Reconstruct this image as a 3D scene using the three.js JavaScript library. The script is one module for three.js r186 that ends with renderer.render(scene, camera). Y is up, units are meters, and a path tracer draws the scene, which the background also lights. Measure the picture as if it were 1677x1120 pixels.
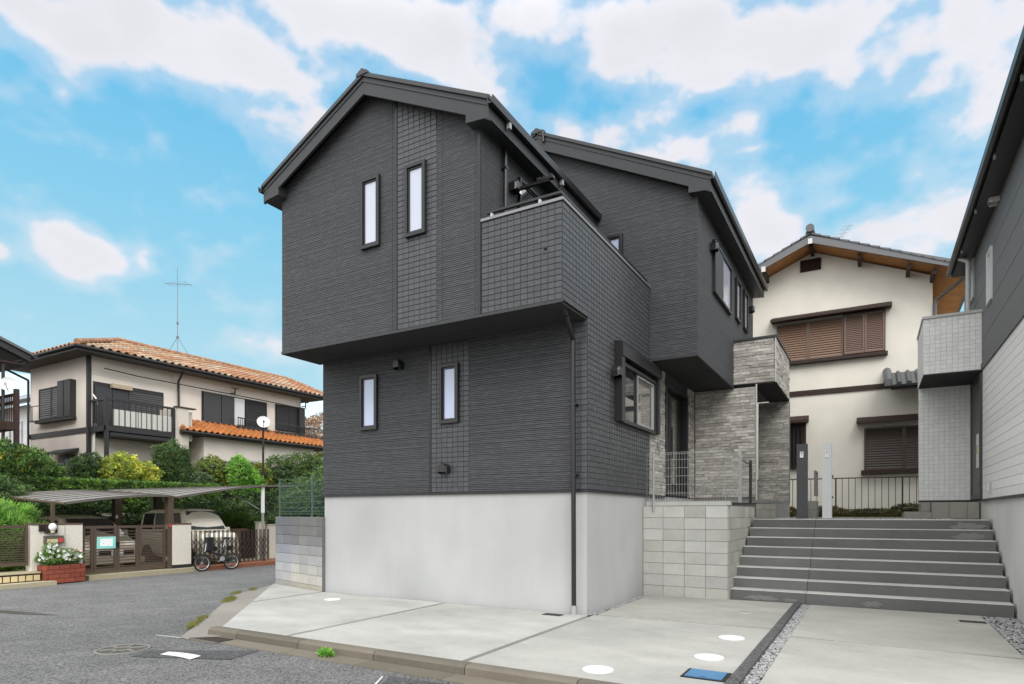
import * as THREE from 'three';
import { mergeGeometries } from 'three/addons/utils/BufferGeometryUtils.js';

// ---------------------------------------------------------------- camera, sky, sun, exposure
// The new house is aligned with the axes: x runs along its front, -z goes back along its side; the eye stands at x = z = 0.
const scene = new THREE.Scene();
const EYE = 1.6, FOCAL = 1018;
const camera = new THREE.PerspectiveCamera(2 * Math.atan(841 / FOCAL) * 180 / Math.PI, 1677 / 1682, 0.1, 900);
camera.position.set(0, EYE, 0);
camera.rotation.y = 30 * Math.PI / 180;
camera.setViewOffset(1677, 1682, 0, 0, 1677, 1120);            // a level camera with its lens shifted up
scene.add(camera);
const EXPOSURE = 1.7;
const SUN = 1.25, SUN_SOFT = 72;
const sunDir = new THREE.Vector3(0.47, 0.66, 0.58).normalize();

const renderer = new THREE.WebGLRenderer({ antialias: true });
renderer.toneMapping = THREE.LinearToneMapping;
renderer.toneMappingExposure = EXPOSURE;
renderer.shadowMap.enabled = true;

const sun = new THREE.DirectionalLight(new THREE.Color(1, 0.98, 0.95), SUN);
sun.position.copy(sunDir).multiplyScalar(60).add(new THREE.Vector3(-8, 0, -10));
sun.target.position.set(-8, 0, -10);
sun.castShadow = true; sun.shadow.radius = SUN_SOFT; sun.shadow.mapSize.set(2048, 2048);
Object.assign(sun.shadow.camera, { left: -36, right: 36, top: 36, bottom: -36, near: 1, far: 140 });
scene.add(sun, sun.target);

function rng(seed) { let s = seed >>> 0; return () => { s = (s + 0x6d2b79f5) >>> 0; let t = Math.imul(s ^ (s >>> 15), 1 | s); t = (t + Math.imul(t ^ (t >>> 7), 61 | t)) ^ t; return ((t ^ (t >>> 14)) >>> 0) / 4294967296; }; }
const sst = (a, b, x) => { const t = Math.min(1, Math.max(0, (x - a) / (b - a))); return t * t * (3 - 2 * t); };
const lerp = (a, b, t) => a + (b - a) * t;
const TAB = (() => { const r = rng(77), t = new Float32Array(65536); for (let i = 0; i < t.length; i++) t[i] = r(); return t; })();
const hash3 = (x, y, z) => TAB[(Math.imul(x, 73856093) ^ Math.imul(y, 19349663) ^ Math.imul(z, 83492791)) >>> 3 & 65535];
function noise3(x, y, z) {
  const ix = Math.floor(x), iy = Math.floor(y), iz = Math.floor(z); let fx = x - ix, fy = y - iy, fz = z - iz;
  fx = fx * fx * (3 - 2 * fx); fy = fy * fy * (3 - 2 * fy); fz = fz * fz * (3 - 2 * fz);
  const l = (a, b, t) => a + (b - a) * t, h = hash3;
  return l(l(l(h(ix, iy, iz), h(ix + 1, iy, iz), fx), l(h(ix, iy + 1, iz), h(ix + 1, iy + 1, iz), fx), fy),
    l(l(h(ix, iy, iz + 1), h(ix + 1, iy, iz + 1), fx), l(h(ix, iy + 1, iz + 1), h(ix + 1, iy + 1, iz + 1), fx), fy), fz);
}
function fbm3(x, y, z, o) { let s = 0, a = 0.5, n = 0; for (let i = 0; i < o; i++) { s += a * noise3(x, y, z); n += a; a *= 0.5; x = x * 2.03 + 11; y = y * 2.03 + 5; z = z * 2.03 + 7; } return s / n; }

// A computed sky: blue that pales towards the horizon, cumulus at measured bearings (azimuth, elevation, half widths in degrees, strength), broken cloud all round and overhead.
{
  const CL = [
    [-67.4, 32.3, 5.3, 1.9, .8], [-60.5, 33.6, 7.9, 2.9, 1.1], [-53.3, 33.9, 6.2, 2.1, 1], [-49.9, 33.1, 2.7, 1, .9], [-43.2, 37.5, 10.1, 2.1, 1.1], [-37.7, 36.9, 5.5, 1.4, .8], [-28.8, 38.7, 8.4, 1.4, .8], [-20.4, 37.6, 6.6, 1.6, .8],
    [-15.6, 36.6, 7.9, 2.6, 1.1], [-8.5, 34.6, 7.3, 2.3, 1.1], [-13, 34.1, 4.6, 1.5, .9], [-20.4, 35.3, 3.3, 1.5, .7], [-1.1, 34.6, 8.6, 1.8, .9], [5.3, 32, 6.7, 2, .9], [-2, 32.1, 1.3, .6, .6], [6.8, 27.6, 3.2, 1.8, .85],
    [8.9, 28.9, 2.7, 2, .8], [3.8, 29.4, 1.6, .9, .6], [3, 21, 4.4, 2, 1.1], [6.8, 20.3, 2.5, 2.4, .9], [.2, 21, 2.5, 1.7, .7], [-8, 23.2, 3.4, 2.6, 1.1], [-11, 26.2, 4, 2.1, .8], [-15.6, 29.1, 6.3, 1.6, 1], [-23.7, 31, 5, 1.2, .95],
    [-17.7, 32, 2.4, 1.3, .75], [-9.5, 30.9, 2.7, 1, .6], [-9, 28.7, 1.4, .3, .6], [-35.5, 35.2, 4.2, 1.6, 1.05], [-38.3, 35.9, 3.3, 1.1, .8], [-32.7, 34.1, 2.5, 1, .7], [-50.1, 30.4, 2.9, 1.4, 1], [-47.4, 31.4, 2.1, 1.6, .6],
    [-65.6, 18.9, 2.4, 1.8, 1.2], [-63.7, 18.9, 2.1, 1.4, 1.1], [-66.3, 19.4, 1.5, 1.2, .9], [-60.7, 19.6, .7, .9, .7], [-69.6, 18, .9, .7, 1.1], [-52.6, 14.2, 3.1, .9, .95], [-49.9, 13.6, 3, 1.3, .8], [-65.4, 30, 1.3, 1, .7],
    [-65.8, 28.8, .6, .6, .6], [-62.9, 29.1, 1.6, .7, .35], [-5.1, 25.7, 1.9, .8, .35], [5.3, 24.2, 2.2, 1.1, .5], [-6.6, 20.3, 4.3, 2.3, .8], [-2, 23.9, 1.8, .6, .4], [-68.5, 32.9, 4.1, 1.2, .7]];
  const W = 4096, H = 2048, data = new Float32Array(W * H * 4), K = 1 / EXPOSURE;
  const blue = [[0, .66, .83, .89], [8, .50, .77, .87], [14, .41, .715, .86], [22, .275, .635, .86], [32, .165, .545, .85], [50, .14, .44, .76], [90, .11, .36, .68]];
  for (let row = 0; row < H; row++) {
    const el = ((row + .5) / H - .5) * 180, up = el * Math.PI / 180, y = Math.sin(up), c = Math.cos(up);
    let b = blue[0];
    for (let i = 1; i < blue.length; i++) if (el >= blue[i - 1][0]) { const t = Math.min(1, (el - blue[i - 1][0]) / (blue[i][0] - blue[i - 1][0])); b = blue[i].map((v, k) => lerp(blue[i - 1][k], v, t)); }
    for (let col = 0; col < W; col++) {
      const o = (row * W + col) * 4;
      if (el < 0) { data[o] = .3 * K; data[o + 1] = .3 * K; data[o + 2] = .29 * K; data[o + 3] = 1; continue; }
      const ph = ((col + .5) / W - .5) * 2 * Math.PI, x = Math.cos(ph) * c, z = Math.sin(ph) * c;
      const az = Math.atan2(x, -z) * 180 / Math.PI;
      let D = 0;
      if (az > -90 && az < 30 && el < 52) for (const q of CL) { const dx = (az - q[0]) / q[2], dy = (el - q[1]) / q[3], e = dx * dx + dy * dy; if (e < 7) D += (q[4] * Math.exp(-e * .75)) ** 2; }
      D = Math.sqrt(D) * (1 + .22 * sst(33, 38, el));
      const aside = sst(42, 62, Math.abs(az + 30)), high = sst(37, 50, el), free = Math.max(aside, high);
      const px = x / (y + .22), pz = z / (y + .22);
      const n1 = fbm3(px * 2.2 + 3, pz * 2.2, 1.5, 5), n2 = fbm3(x * 22, y * 34, z * 22, 6);
      D = Math.min(1.25, D) * (1 - .6 * free) + free * (.50 * sst(.30, .58, n1) + .62);
      const dens = D + (n2 - .5) * 1.5 + (n1 - .5) * .3;
      const a = sst(.40, .98, dens) * .98, wisp = sst(.0, .7, dens) * .36;
      const al = Math.max(a, wisp);
      const shade = sst(.5, 1.5, dens) * .55 + sst(.35, .75, fbm3(x * 9 + 40, y * 16, z * 9, 4)) * .3;
      const lum = lerp(.92, .80, shade) * lerp(1, 2.4 + .3 * sst(40, 85, el), free);
      data[o] = lerp(b[1], lum * lerp(.975, 1, free), al) * K; data[o + 1] = lerp(b[2], lum * lerp(.965, .99, free), al) * K; data[o + 2] = lerp(b[3], lum * lerp(1.03, .985, free), al) * K; data[o + 3] = 1;
    }
  }
  const t = new THREE.DataTexture(data, W, H, THREE.RGBAFormat, THREE.FloatType);
  t.mapping = THREE.EquirectangularReflectionMapping; t.magFilter = t.minFilter = THREE.LinearFilter; t.needsUpdate = true;
  scene.background = t; scene.environment = t;
}

// ---------------------------------------------------------------- helpers: geometry
const V = (x, y, z) => new THREE.Vector3(x, y, z);
const WHITE = [1, 1, 1];
// Q collects quads in world metres: flat normals, uv in metres along the surface, a colour per piece.
class Q {
  constructor() { this.p = []; this.n = []; this.u = []; this.c = []; this.off = [0, 0]; }
  tri(a, b, c, col = WHITE) {
    const e = V(b[0] - a[0], b[1] - a[1], b[2] - a[2]), f = V(c[0] - a[0], c[1] - a[1], c[2] - a[2]), n = e.cross(f).normalize();
    const ax = Math.abs(n.x), ay = Math.abs(n.y), az = Math.abs(n.z);
    for (const q of [a, b, c]) {
      this.p.push(q[0], q[1], q[2]); this.n.push(n.x, n.y, n.z); this.c.push(col[0], col[1], col[2]);
      const uv = ax >= ay && ax >= az ? [q[2], q[1]] : ay >= az ? [q[0], q[2]] : [q[0], q[1]];
      this.u.push(uv[0] + this.off[0], uv[1] + this.off[1]);
    }
    return this;
  }
  quad(a, b, c, d, col) { this.tri(a, b, c, col); return this.tri(a, c, d, col); }
  poly(pts, col) { for (let i = 1; i < pts.length - 1; i++) this.tri(pts[0], pts[i], pts[i + 1], col); return this; }
  box(x0, x1, y0, y1, z0, z1, col) {
    const a = [x0, y0, z0], b = [x1, y0, z0], c = [x1, y1, z0], d = [x0, y1, z0], e = [x0, y0, z1], f = [x1, y0, z1], g = [x1, y1, z1], h = [x0, y1, z1];
    return this.quad(e, f, g, h, col).quad(b, a, d, c, col).quad(f, b, c, g, col).quad(a, e, h, d, col).quad(h, g, c, d, col).quad(a, b, f, e, col);
  }
  // box on a wall: axis 'z' -> a = x, plane along z; axis 'x' -> a = z, plane along x
  wbox(axis, a0, a1, y0, y1, p0, p1, col) { const q0 = Math.min(p0, p1), q1 = Math.max(p0, p1); return axis === 'z' ? this.box(a0, a1, y0, y1, q0, q1, col) : this.box(q0, q1, y0, y1, a0, a1, col); }
  // a proud piece with chamfered edges on a wall, facing s along the axis
  piece(axis, s, a0, a1, y0, y1, plane, depth, bev, col) {
    const P = (a, y, d) => axis === 'z' ? [a, y, plane + s * d] : [plane + s * d, y, a];
    const o = [[a0, y0], [a1, y0], [a1, y1], [a0, y1]], i = [[a0 + bev, y0 + bev], [a1 - bev, y0 + bev], [a1 - bev, y1 - bev], [a0 + bev, y1 - bev]];
    const flip = (axis === 'z') !== (s > 0), put = (...q) => flip ? this.quad(q[3], q[2], q[1], q[0], col) : this.quad(q[0], q[1], q[2], q[3], col);
    put(...i.map((q) => P(q[0], q[1], depth)));
    for (let k = 0; k < 4; k++) {
      const m = (k + 1) % 4;
      put(P(...o[k], depth - bev), P(...o[m], depth - bev), P(...i[m], depth), P(...i[k], depth));
      put(P(...o[k], 0), P(...o[m], 0), P(...o[m], depth - bev), P(...o[k], depth - bev));
    }
    return this;
  }
  // frame of four bars on a wall
  frame(axis, a0, a1, y0, y1, f, p0, p1, col) {
    this.wbox(axis, a0, a1, y0, y0 + f, p0, p1, col); this.wbox(axis, a0, a1, y1 - f, y1, p0, p1, col);
    this.wbox(axis, a0, a0 + f, y0 + f, y1 - f, p0, p1, col); return this.wbox(axis, a1 - f, a1, y0 + f, y1 - f, p0, p1, col);
  }
  // a polygon [[x, y]...] (counter-clockwise seen from +z) drawn out from z0 to z1
  prism(pts, z0, z1, col) {
    const tris = THREE.ShapeUtils.triangulateShape(pts.map((p) => new THREE.Vector2(...p)), []);
    for (const t of tris) { const [a, b, c] = t.map((i) => pts[i]); this.tri([...a, z1], [...b, z1], [...c, z1], col); this.tri([...c, z0], [...b, z0], [...a, z0], col); }
    for (let i = 0; i < pts.length; i++) { const a = pts[i], b = pts[(i + 1) % pts.length]; this.quad([...a, z1], [...a, z0], [...b, z0], [...b, z1], col); }
    return this;
  }
  // a polygon [[z, y]...] drawn out from x0 to x1
  prismX(pts, x0, x1, col) {
    const tris = THREE.ShapeUtils.triangulateShape(pts.map((p) => new THREE.Vector2(...p)), []);
    for (const t of tris) { const [a, b, c] = t.map((i) => pts[i]); this.tri([x1, a[1], a[0]], [x1, c[1], c[0]], [x1, b[1], b[0]], col); this.tri([x0, a[1], a[0]], [x0, b[1], b[0]], [x0, c[1], c[0]], col); }
    for (let i = 0; i < pts.length; i++) { const a = pts[i], b = pts[(i + 1) % pts.length]; this.quad([x0, a[1], a[0]], [x1, a[1], a[0]], [x1, b[1], b[0]], [x0, b[1], b[0]], col); }
    return this;
  }
  rod(a, b, r, n = 6, col = WHITE, r2 = r) {
    const A = V(...a), B = V(...b), d = B.clone().sub(A), l = d.length(); d.normalize();
    const s = Math.abs(d.y) > .9 ? V(1, 0, 0) : V(0, 1, 0), u = s.clone().cross(d).normalize(), w = d.clone().cross(u);
    const ring = (C, R) => [...Array(n)].map((_, i) => { const t = i / n * 2 * Math.PI; return C.clone().addScaledVector(u, Math.cos(t) * R).addScaledVector(w, Math.sin(t) * R); });
    const ra = ring(A, r), rb = ring(B, r2), nrm = (p, C) => p.clone().sub(C).normalize();
    for (let i = 0; i < n; i++) {
      const j = (i + 1) % n, q = [[ra[i], A, 0], [ra[j], A, 0], [rb[j], B, l], [ra[i], A, 0], [rb[j], B, l], [rb[i], B, l]];
      for (const [p, C, v] of q) { const m = nrm(p, C); this.p.push(p.x, p.y, p.z); this.n.push(m.x, m.y, m.z); this.u.push(i / n * .3, v); this.c.push(...col); }
    }
    this.poly(ra.map((p) => [p.x, p.y, p.z]).reverse(), col); return this.poly(rb.map((p) => [p.x, p.y, p.z]), col);
  }
  path(pts, r, n = 6, col) { for (let i = 0; i < pts.length - 1; i++) this.rod(pts[i], pts[i + 1], r, n, col); return this; }
  add(g, col = WHITE) {                                              // any three.js geometry
    const t = g.index ? g.toNonIndexed() : g, P = t.attributes.position, N = t.attributes.normal, U = t.attributes.uv;
    for (let i = 0; i < P.count; i++) { this.p.push(P.getX(i), P.getY(i), P.getZ(i)); this.n.push(N.getX(i), N.getY(i), N.getZ(i)); this.u.push(U ? U.getX(i) : 0, U ? U.getY(i) : 0); this.c.push(...col); }
    return this;
  }
  get size() { return this.p.length; }
  geo() {
    const g = new THREE.BufferGeometry();
    g.setAttribute('position', new THREE.Float32BufferAttribute(this.p, 3)); g.setAttribute('normal', new THREE.Float32BufferAttribute(this.n, 3));
    g.setAttribute('uv', new THREE.Float32BufferAttribute(this.u, 2)); g.setAttribute('color', new THREE.Float32BufferAttribute(this.c, 3));
    return g;
  }
}
const q = () => new Q();

// ---------------------------------------------------------------- helpers: things, parts, names
const used = new Map(), origin = new WeakMap();
function numbered(n) { const k = used.get(n) ?? 0; used.set(n, k + 1); return k ? n + '_' + String(k).padStart(3, '0') : n; }
function thing(name, label, category, at = [0, 0, 0], group) {
  const o = new THREE.Group(); o.name = numbered(name); o.position.set(...at); o.userData = { label, category };
  if (group) o.userData.group = group;
  scene.add(o); origin.set(o, V(...at)); return o;
}
// part in world coordinates (at given: the geometry's own origin stands there)
function part(parent, name, geo, mat, at, turn) {
  const m = new THREE.Mesh(geo instanceof Q ? geo.geo() : geo, mat); m.name = name; m.castShadow = m.receiveShadow = true;
  const w = at ? V(...at) : V(0, 0, 0); m.position.copy(w).sub(origin.get(parent)); if (turn) m.rotation.set(...turn);
  origin.set(m, w); parent.add(m); return m;
}
function solo(name, geo, mat, label, category, group) {              // a thing that is one mesh
  const m = new THREE.Mesh(geo instanceof Q ? geo.geo() : geo, mat); m.name = numbered(name); m.castShadow = m.receiveShadow = true;
  m.userData = { label, category }; if (group) m.userData.group = group; scene.add(m); origin.set(m, V(0, 0, 0)); return m;
}
function struct(name, geo, mat) { const m = new THREE.Mesh(geo instanceof Q ? geo.geo() : geo, mat); m.name = numbered(name); m.castShadow = m.receiveShadow = true; m.userData = { kind: 'structure' }; scene.add(m); origin.set(m, V(0, 0, 0)); return m; }
function stuff(name, geo, mat, label, category) { const m = struct(name, geo, mat); m.userData = { kind: 'stuff', label, category }; return m; }
// many alike pieces on one thing: the most prominent 300 as parts, the rest joined
class Pieces {
  constructor() { this.l = []; }
  add(w, f) { this.l.push([w, f]); }
  emit(parent, name, mat, rest, most = 300) {
    this.l.sort((a, b) => b[0] - a[0]);
    const r = q();
    this.l.forEach(([, f], i) => { if (i < most) { const g = q(); f(g); part(parent, name, g, mat); } else f(r); });
    if (r.size) { const m = part(parent, rest, r, mat); m.userData = { kind: 'stuff' }; }
  }
}
const eyeDist = (x, y, z) => Math.hypot(x, y - EYE, z);

// ---------------------------------------------------------------- helpers: textures and materials
function pnoise(x, y, per, seed) {
  const ix = Math.floor(x), iy = Math.floor(y); let fx = x - ix, fy = y - iy; fx = fx * fx * (3 - 2 * fx); fy = fy * fy * (3 - 2 * fy);
  const m = (a) => ((a % per) + per) % per, h = (a, b) => hash3(m(a) + 1, m(b) + 1, seed);
  return lerp(lerp(h(ix, iy), h(ix + 1, iy), fx), lerp(h(ix, iy + 1), h(ix + 1, iy + 1), fx), fy);
}
function pf(u, v, per, seed, o = 5, g = .5) { let s = 0, a = 1, n = 0; for (let i = 0; i < o; i++) { s += a * pnoise(u * per, v * per, per, seed + i * 17); n += a; a *= g; per *= 2; } return s / n; }
function tex(n, metres, f, srgb = false) {
  const d = new Uint8Array(n * n * 4);
  for (let y = 0; y < n; y++) for (let x = 0; x < n; x++) { const c = f((x + .5) / n, (y + .5) / n), o = (y * n + x) * 4, k = Array.isArray(c) ? c : [c, c, c]; for (let i = 0; i < 3; i++) d[o + i] = Math.max(0, Math.min(255, Math.round(k[i] * 255))); d[o + 3] = 255; }
  const t = new THREE.DataTexture(d, n, n); t.wrapS = t.wrapT = THREE.RepeatWrapping; t.magFilter = t.minFilter = THREE.LinearFilter; t.repeat.set(1 / metres, 1 / metres); if (srgb) t.colorSpace = THREE.SRGBColorSpace; t.needsUpdate = true; return t;
}
const again = (t, m) => { const c = t.clone(); c.repeat.set(1 / m, 1 / m); c.needsUpdate = true; return c; };
const T = {
  concrete: tex(1024, 3.1, (u, v) => { const a = pf(u, v, 3, 5, 6), b = pf(u, v, 64, 9, 3); return .80 + (a - .5) * .42 + (b - .5) * .10; }),
  foundation: tex(512, 4.3, (u, v) => { const a = pf(u, v, 4, 61, 6, .55), s = pf(u, v * .25, 24, 33, 3); return .91 + (a - .5) * .24 + (s - .5) * .07; }),
  slab: tex(1024, 5.3, (u, v) => { const a = pf(u, v, 4, 21, 6, .55), w = pf(u + .05 * pf(u, v, 6, 3, 3), v * 2, 8, 22, 5), b = pf(u, v, 128, 7, 2); return .84 + (a - .5) * .46 + (w - .5) * .30 + (b - .5) * .09; }),
  asphalt: tex(1024, 1.3, (u, v) => { const n = pnoise(u * 80, v * 80, 80, 3), m = pnoise(u * 190, v * 190, 190, 4), a = pf(u, v, 6, 8, 4); return .60 + (n - .5) * .75 + (m - .5) * .5 + (a - .5) * .25 + (m > .9 ? .3 : 0); }),
  stucco: tex(512, .9, (u, v) => .86 + (pf(u, v, 40, 12, 4, .7) - .5) * .34),
  plaster: tex(512, 2.3, (u, v) => .93 + (pf(u, v, 4, 112, 6, .55) - .5) * .16),
  wood: tex(512, .8, (u, v) => { const a = pf(u * .15, v, 32, 40, 4), k = Math.floor(v * 6); return .72 + (a - .5) * .55 + (hash3(k, 3, 9) - .5) * .12 - (v * 6 - k < .05 ? .4 : 0); }),
  stone: tex(512, .9, (u, v) => { const a = pf(u, v * 2.2, 8, 51, 6, .62), b = pf(u * .6, v * 3, 24, 52, 3); return .72 + (a - .5) * .75 + (b - .5) * .22; }),
  grain: tex(512, .35, (u, v) => .85 + (pf(u, v, 24, 90, 4, .7) - .5) * .5),
};
// dark fibre-cement siding: narrow broken horizontal ribs about 4 cm apart
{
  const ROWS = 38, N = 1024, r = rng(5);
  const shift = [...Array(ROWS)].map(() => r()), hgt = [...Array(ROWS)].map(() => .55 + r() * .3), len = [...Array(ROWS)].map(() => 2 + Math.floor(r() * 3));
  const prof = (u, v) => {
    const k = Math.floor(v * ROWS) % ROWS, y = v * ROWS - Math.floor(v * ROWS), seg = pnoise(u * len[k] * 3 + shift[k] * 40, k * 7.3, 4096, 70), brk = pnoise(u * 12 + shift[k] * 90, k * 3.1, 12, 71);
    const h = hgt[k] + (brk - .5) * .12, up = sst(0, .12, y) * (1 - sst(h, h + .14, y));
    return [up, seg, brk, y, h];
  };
  T.siding = tex(N, 1.22, (u, v) => { const [up, seg, brk, y, h] = prof(u, v), hi = sst(.5, 1, y / h) * up * (.3 + .9 * sst(.4, .8, brk)); return Math.min(1, .10 + .48 * up + .46 * hi * (.55 + .6 * seg) + (pf(u, v, 96, 15, 2) - .5) * .12); });  // highlights on the rib edges and darker grooves painted into the map
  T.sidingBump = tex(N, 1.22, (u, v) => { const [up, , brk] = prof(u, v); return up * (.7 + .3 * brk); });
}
function mat(c, rough = .8, o = {}) {
  const { bump, map, physical, ...rest } = o;
  const m = new (physical ? THREE.MeshPhysicalMaterial : THREE.MeshStandardMaterial)({ roughness: rough, ...rest });
  m.color.setRGB(c[0], c[1], c[2]); if (map) m.map = map; if (bump) { m.bumpMap = bump[0]; m.bumpScale = bump[1]; }
  return m;
}
const M = {
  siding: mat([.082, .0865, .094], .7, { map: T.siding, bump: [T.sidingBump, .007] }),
  sidingTile: mat([.060, .0625, .067], .42, { map: T.grain, bump: [T.grain, .003], vertexColors: true }),
  groove: mat([.022, .023, .024], .9),
  trimDark: mat([.029, .031, .034], .55, { map: again(T.stucco, 2) }),
  roofMetal: mat([.040, .041, .043], .5, { map: again(T.stucco, 3) }),
  soffitDark: mat([.024, .024, .025], .85, { map: again(T.stucco, 2) }),
  frame: mat([.011, .011, .012], .38),
  pipe: mat([.013, .013, .014], .32),
  frost: mat([.52, .545, .63], .18, { physical: true, clearcoat: .6, clearcoatRoughness: .05 }),
  skyPane: mat([.40, .46, .62], .12, { physical: true, clearcoat: .8, clearcoatRoughness: .03 }),  // blue base colour stands in for sky reflected in the glass
  darkGlass: mat([.02, .022, .025], .05, { physical: true, clearcoat: 1, clearcoatRoughness: .02 }),
  foundation: mat([.43, .434, .424], .88, { map: T.foundation, bump: [T.concrete, .003] }),
  slab: mat([.435, .435, .412], .82, { map: T.slab, bump: [T.concrete, .003], vertexColors: true }),
  step: mat([.19, .19, .183], .85, { map: T.concrete, bump: [T.concrete, .004], vertexColors: true }),
  block: mat([.50, .497, .47], .9, { map: T.concrete, bump: [T.grain, .004], vertexColors: true }),
  mortar: mat([.30, .295, .28], .95, { map: T.concrete }),
  stone: mat([.55, .53, .495], .82, { map: T.stone, bump: [T.stone, .006], vertexColors: true }),
  stoneBack: mat([.16, .153, .143], .95),
  asphalt: mat([.235, .235, .23], .9, { map: T.asphalt, bump: [T.asphalt, .006], vertexColors: true }),
  granite: mat([.13, .13, .133], .85, { map: T.asphalt, bump: [T.asphalt, .003] }),
  kerb: mat([.17, .152, .122], .95, { map: T.concrete, bump: [T.grain, .006], vertexColors: true }),
  pebble: mat([.25, .25, .247], .85, { vertexColors: true }),
  galv: mat([.36, .365, .355], .5, { metalness: .3 }),
  plain: mat([1, 1, 1], .7, { vertexColors: true }),
  gloss: mat([1, 1, 1], .3, { vertexColors: true }),
  metalGrey: mat([.42, .43, .44], .4, { metalness: .6 }),
  chrome: mat([.7, .7, .72], .2, { metalness: .9 }),
  cream: mat([.84, .80, .70], .92, { map: T.plaster, bump: [T.stucco, .0015] }),
  soffitWood: mat([.66, .29, .085], .7, { map: T.wood, bump: [T.wood, .004] }),
  darkWood: mat([.045, .019, .013], .7, { map: T.wood, bump: [T.wood, .002] }),
  shutterBrown: mat([.20, .125, .085], .5, { vertexColors: true }),
  kawara: mat([.10, .105, .11], .5, { vertexColors: true }),
  whiteBoard: mat([.88, .88, .855], .8, { map: again(T.stucco, .7), bump: [again(T.stucco, .7), .004], vertexColors: true }),
  greyBoard: mat([.175, .178, .176], .75, { map: again(T.stucco, .7), bump: [again(T.stucco, .7), .004] }),
  houseStucco: mat([.78, .705, .63], .9, { map: T.plaster, bump: [T.stucco, .002] }),
  houseDark: mat([.020, .0195, .020], .6, { vertexColors: true }),
  orange: mat([.335, .147, .066], .6, { vertexColors: true, map: again(T.grain, .5) }),
  pillar: mat([.78, .73, .64], .9, { map: T.stucco, bump: [T.stucco, .004] }),
  gateBrown: mat([.088, .062, .044], .5),
  carportRoof: mat([.30, .275, .25], .4, { physical: true, transmission: .55 }),
  brick: mat([.27, .065, .035], .9, { map: T.grain, bump: [T.grain, .004], vertexColors: true }),
  leaf: mat([1, 1, 1], .75, { physical: true, transmission: .25, side: THREE.DoubleSide }),
  bark: mat([.07, .05, .035], .95, { map: T.wood, bump: [T.wood, .01] }),
  soil: mat([.10, .085, .05], 1, { map: T.concrete, bump: [T.concrete, .02] }),
  blockWet: mat([.5, .5, .5], .38, { map: T.concrete, vertexColors: true }),
  blockOld: mat([.5, .5, .5], .85, { map: T.concrete, bump: [T.grain, .004], vertexColors: true }),
  tyre: mat([.018, .018, .019], .8),
};
// a window set on a wall: frame part with its pane (and optional sash) as children
function win(parent, axis, s, a0, a1, y0, y1, plane, o = {}) {
  const f = o.f ?? .055, d = o.d ?? .06, fr = o.frame ?? M.frame;
  const w = part(parent, 'window', q().frame(axis, a0, a1, y0, y1, f, plane - s * .02, plane + s * d), fr);
  if (o.sash !== 0) part(w, 'sash', q().frame(axis, a0 + f + .003, a1 - f - .003, y0 + f + .003, y1 - f - .003, .028, plane - s * .02, plane + s * d * .62), o.sashMat ?? fr);
  part(w, 'pane', q().wbox(axis, a0 + f + .02, a1 - f - .02, y0 + f + .02, y1 - f - .02, plane - s * .01, plane + s * d * .3), o.pane ?? M.frost);
  return w;
}
// dark round-topped vent hood on a wall
function hood(parent, axis, s, a, y, plane, w = .16, h = .2, m = M.pipe) {
  const g = q(), n = 10, d = .12, P = (k, e) => { const t = Math.PI * k / n; const aa = a - Math.cos(t) * w / 2, yy = y + Math.sin(t) * h * .42; return axis === 'z' ? [aa, yy, plane + s * e] : [plane + s * e, yy, aa]; };
  const B = (aa, yy, e) => axis === 'z' ? [aa, yy, plane + s * e] : [plane + s * e, yy, aa];
  const outline = [B(a - w / 2, y - h / 2, 0), ...[...Array(n + 1)].map((_, k) => P(k, 0)), B(a + w / 2, y - h / 2, 0)], front = [B(a - w / 2, y - h / 2, d), ...[...Array(n + 1)].map((_, k) => P(k, d)), B(a + w / 2, y - h / 2, d)];
  const cen = (ps, k) => { const c = ps.reduce((t, p) => [t[0] + p[0] / ps.length, t[1] + p[1] / ps.length, t[2] + p[2] / ps.length], [0, 0, 0]); return ps.map((p) => p.map((v, i) => lerp(v, c[i], k))); };
  const fi = cen(front, .22).map((p) => axis === 'z' ? [p[0], p[1], p[2] + s * .03] : [p[0] + s * .03, p[1], p[2]]);
  for (let i = 0; i < outline.length - 1; i++) { g.quad(outline[i], outline[i + 1], front[i + 1], front[i]); g.quad(front[i], front[i + 1], fi[i + 1], fi[i]); }
  g.poly(fi);
  return part(parent, 'vent_hood', g, m);
}
// slatted shutter: frame mesh with each slat a child
function shutter(parent, axis, s, a0, a1, y0, y1, plane, o) {
  const f = o.f ?? .05, w = part(parent, 'shutter', q().frame(axis, a0, a1, y0, y1, f, plane, plane + s * .05, o.fc).wbox(axis, a0 + f, a1 - f, y0 + f, y1 - f, plane, plane + s * .012, o.back ?? o.fc), o.mat);
  const n = Math.max(3, Math.round((y1 - y0 - 2 * f) / (o.pitch ?? .07))), h = (y1 - y0 - 2 * f) / n;
  for (let k = 0; k < n; k++) {
    const yb = y0 + f + k * h, P = (a, y, e) => axis === 'z' ? [a, y, plane + s * e] : [plane + s * e, y, a];
    const A = a0 + f, B = a1 - f, g = q();
    g.quad(P(A, yb, .045), P(B, yb, .045), P(B, yb + h * .8, .018), P(A, yb + h * .8, .018), o.sc ?? o.fc).quad(P(A, yb, .045), P(A, yb, .03), P(B, yb, .03), P(B, yb, .045), o.sc ?? o.fc).quad(P(B, yb, .03), P(A, yb, .03), P(A, yb + h * .8, .012), P(B, yb + h * .8, .012), o.sc ?? o.fc);
    part(w, 'slat', g, o.mat);
  }
  return w;
}

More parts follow.
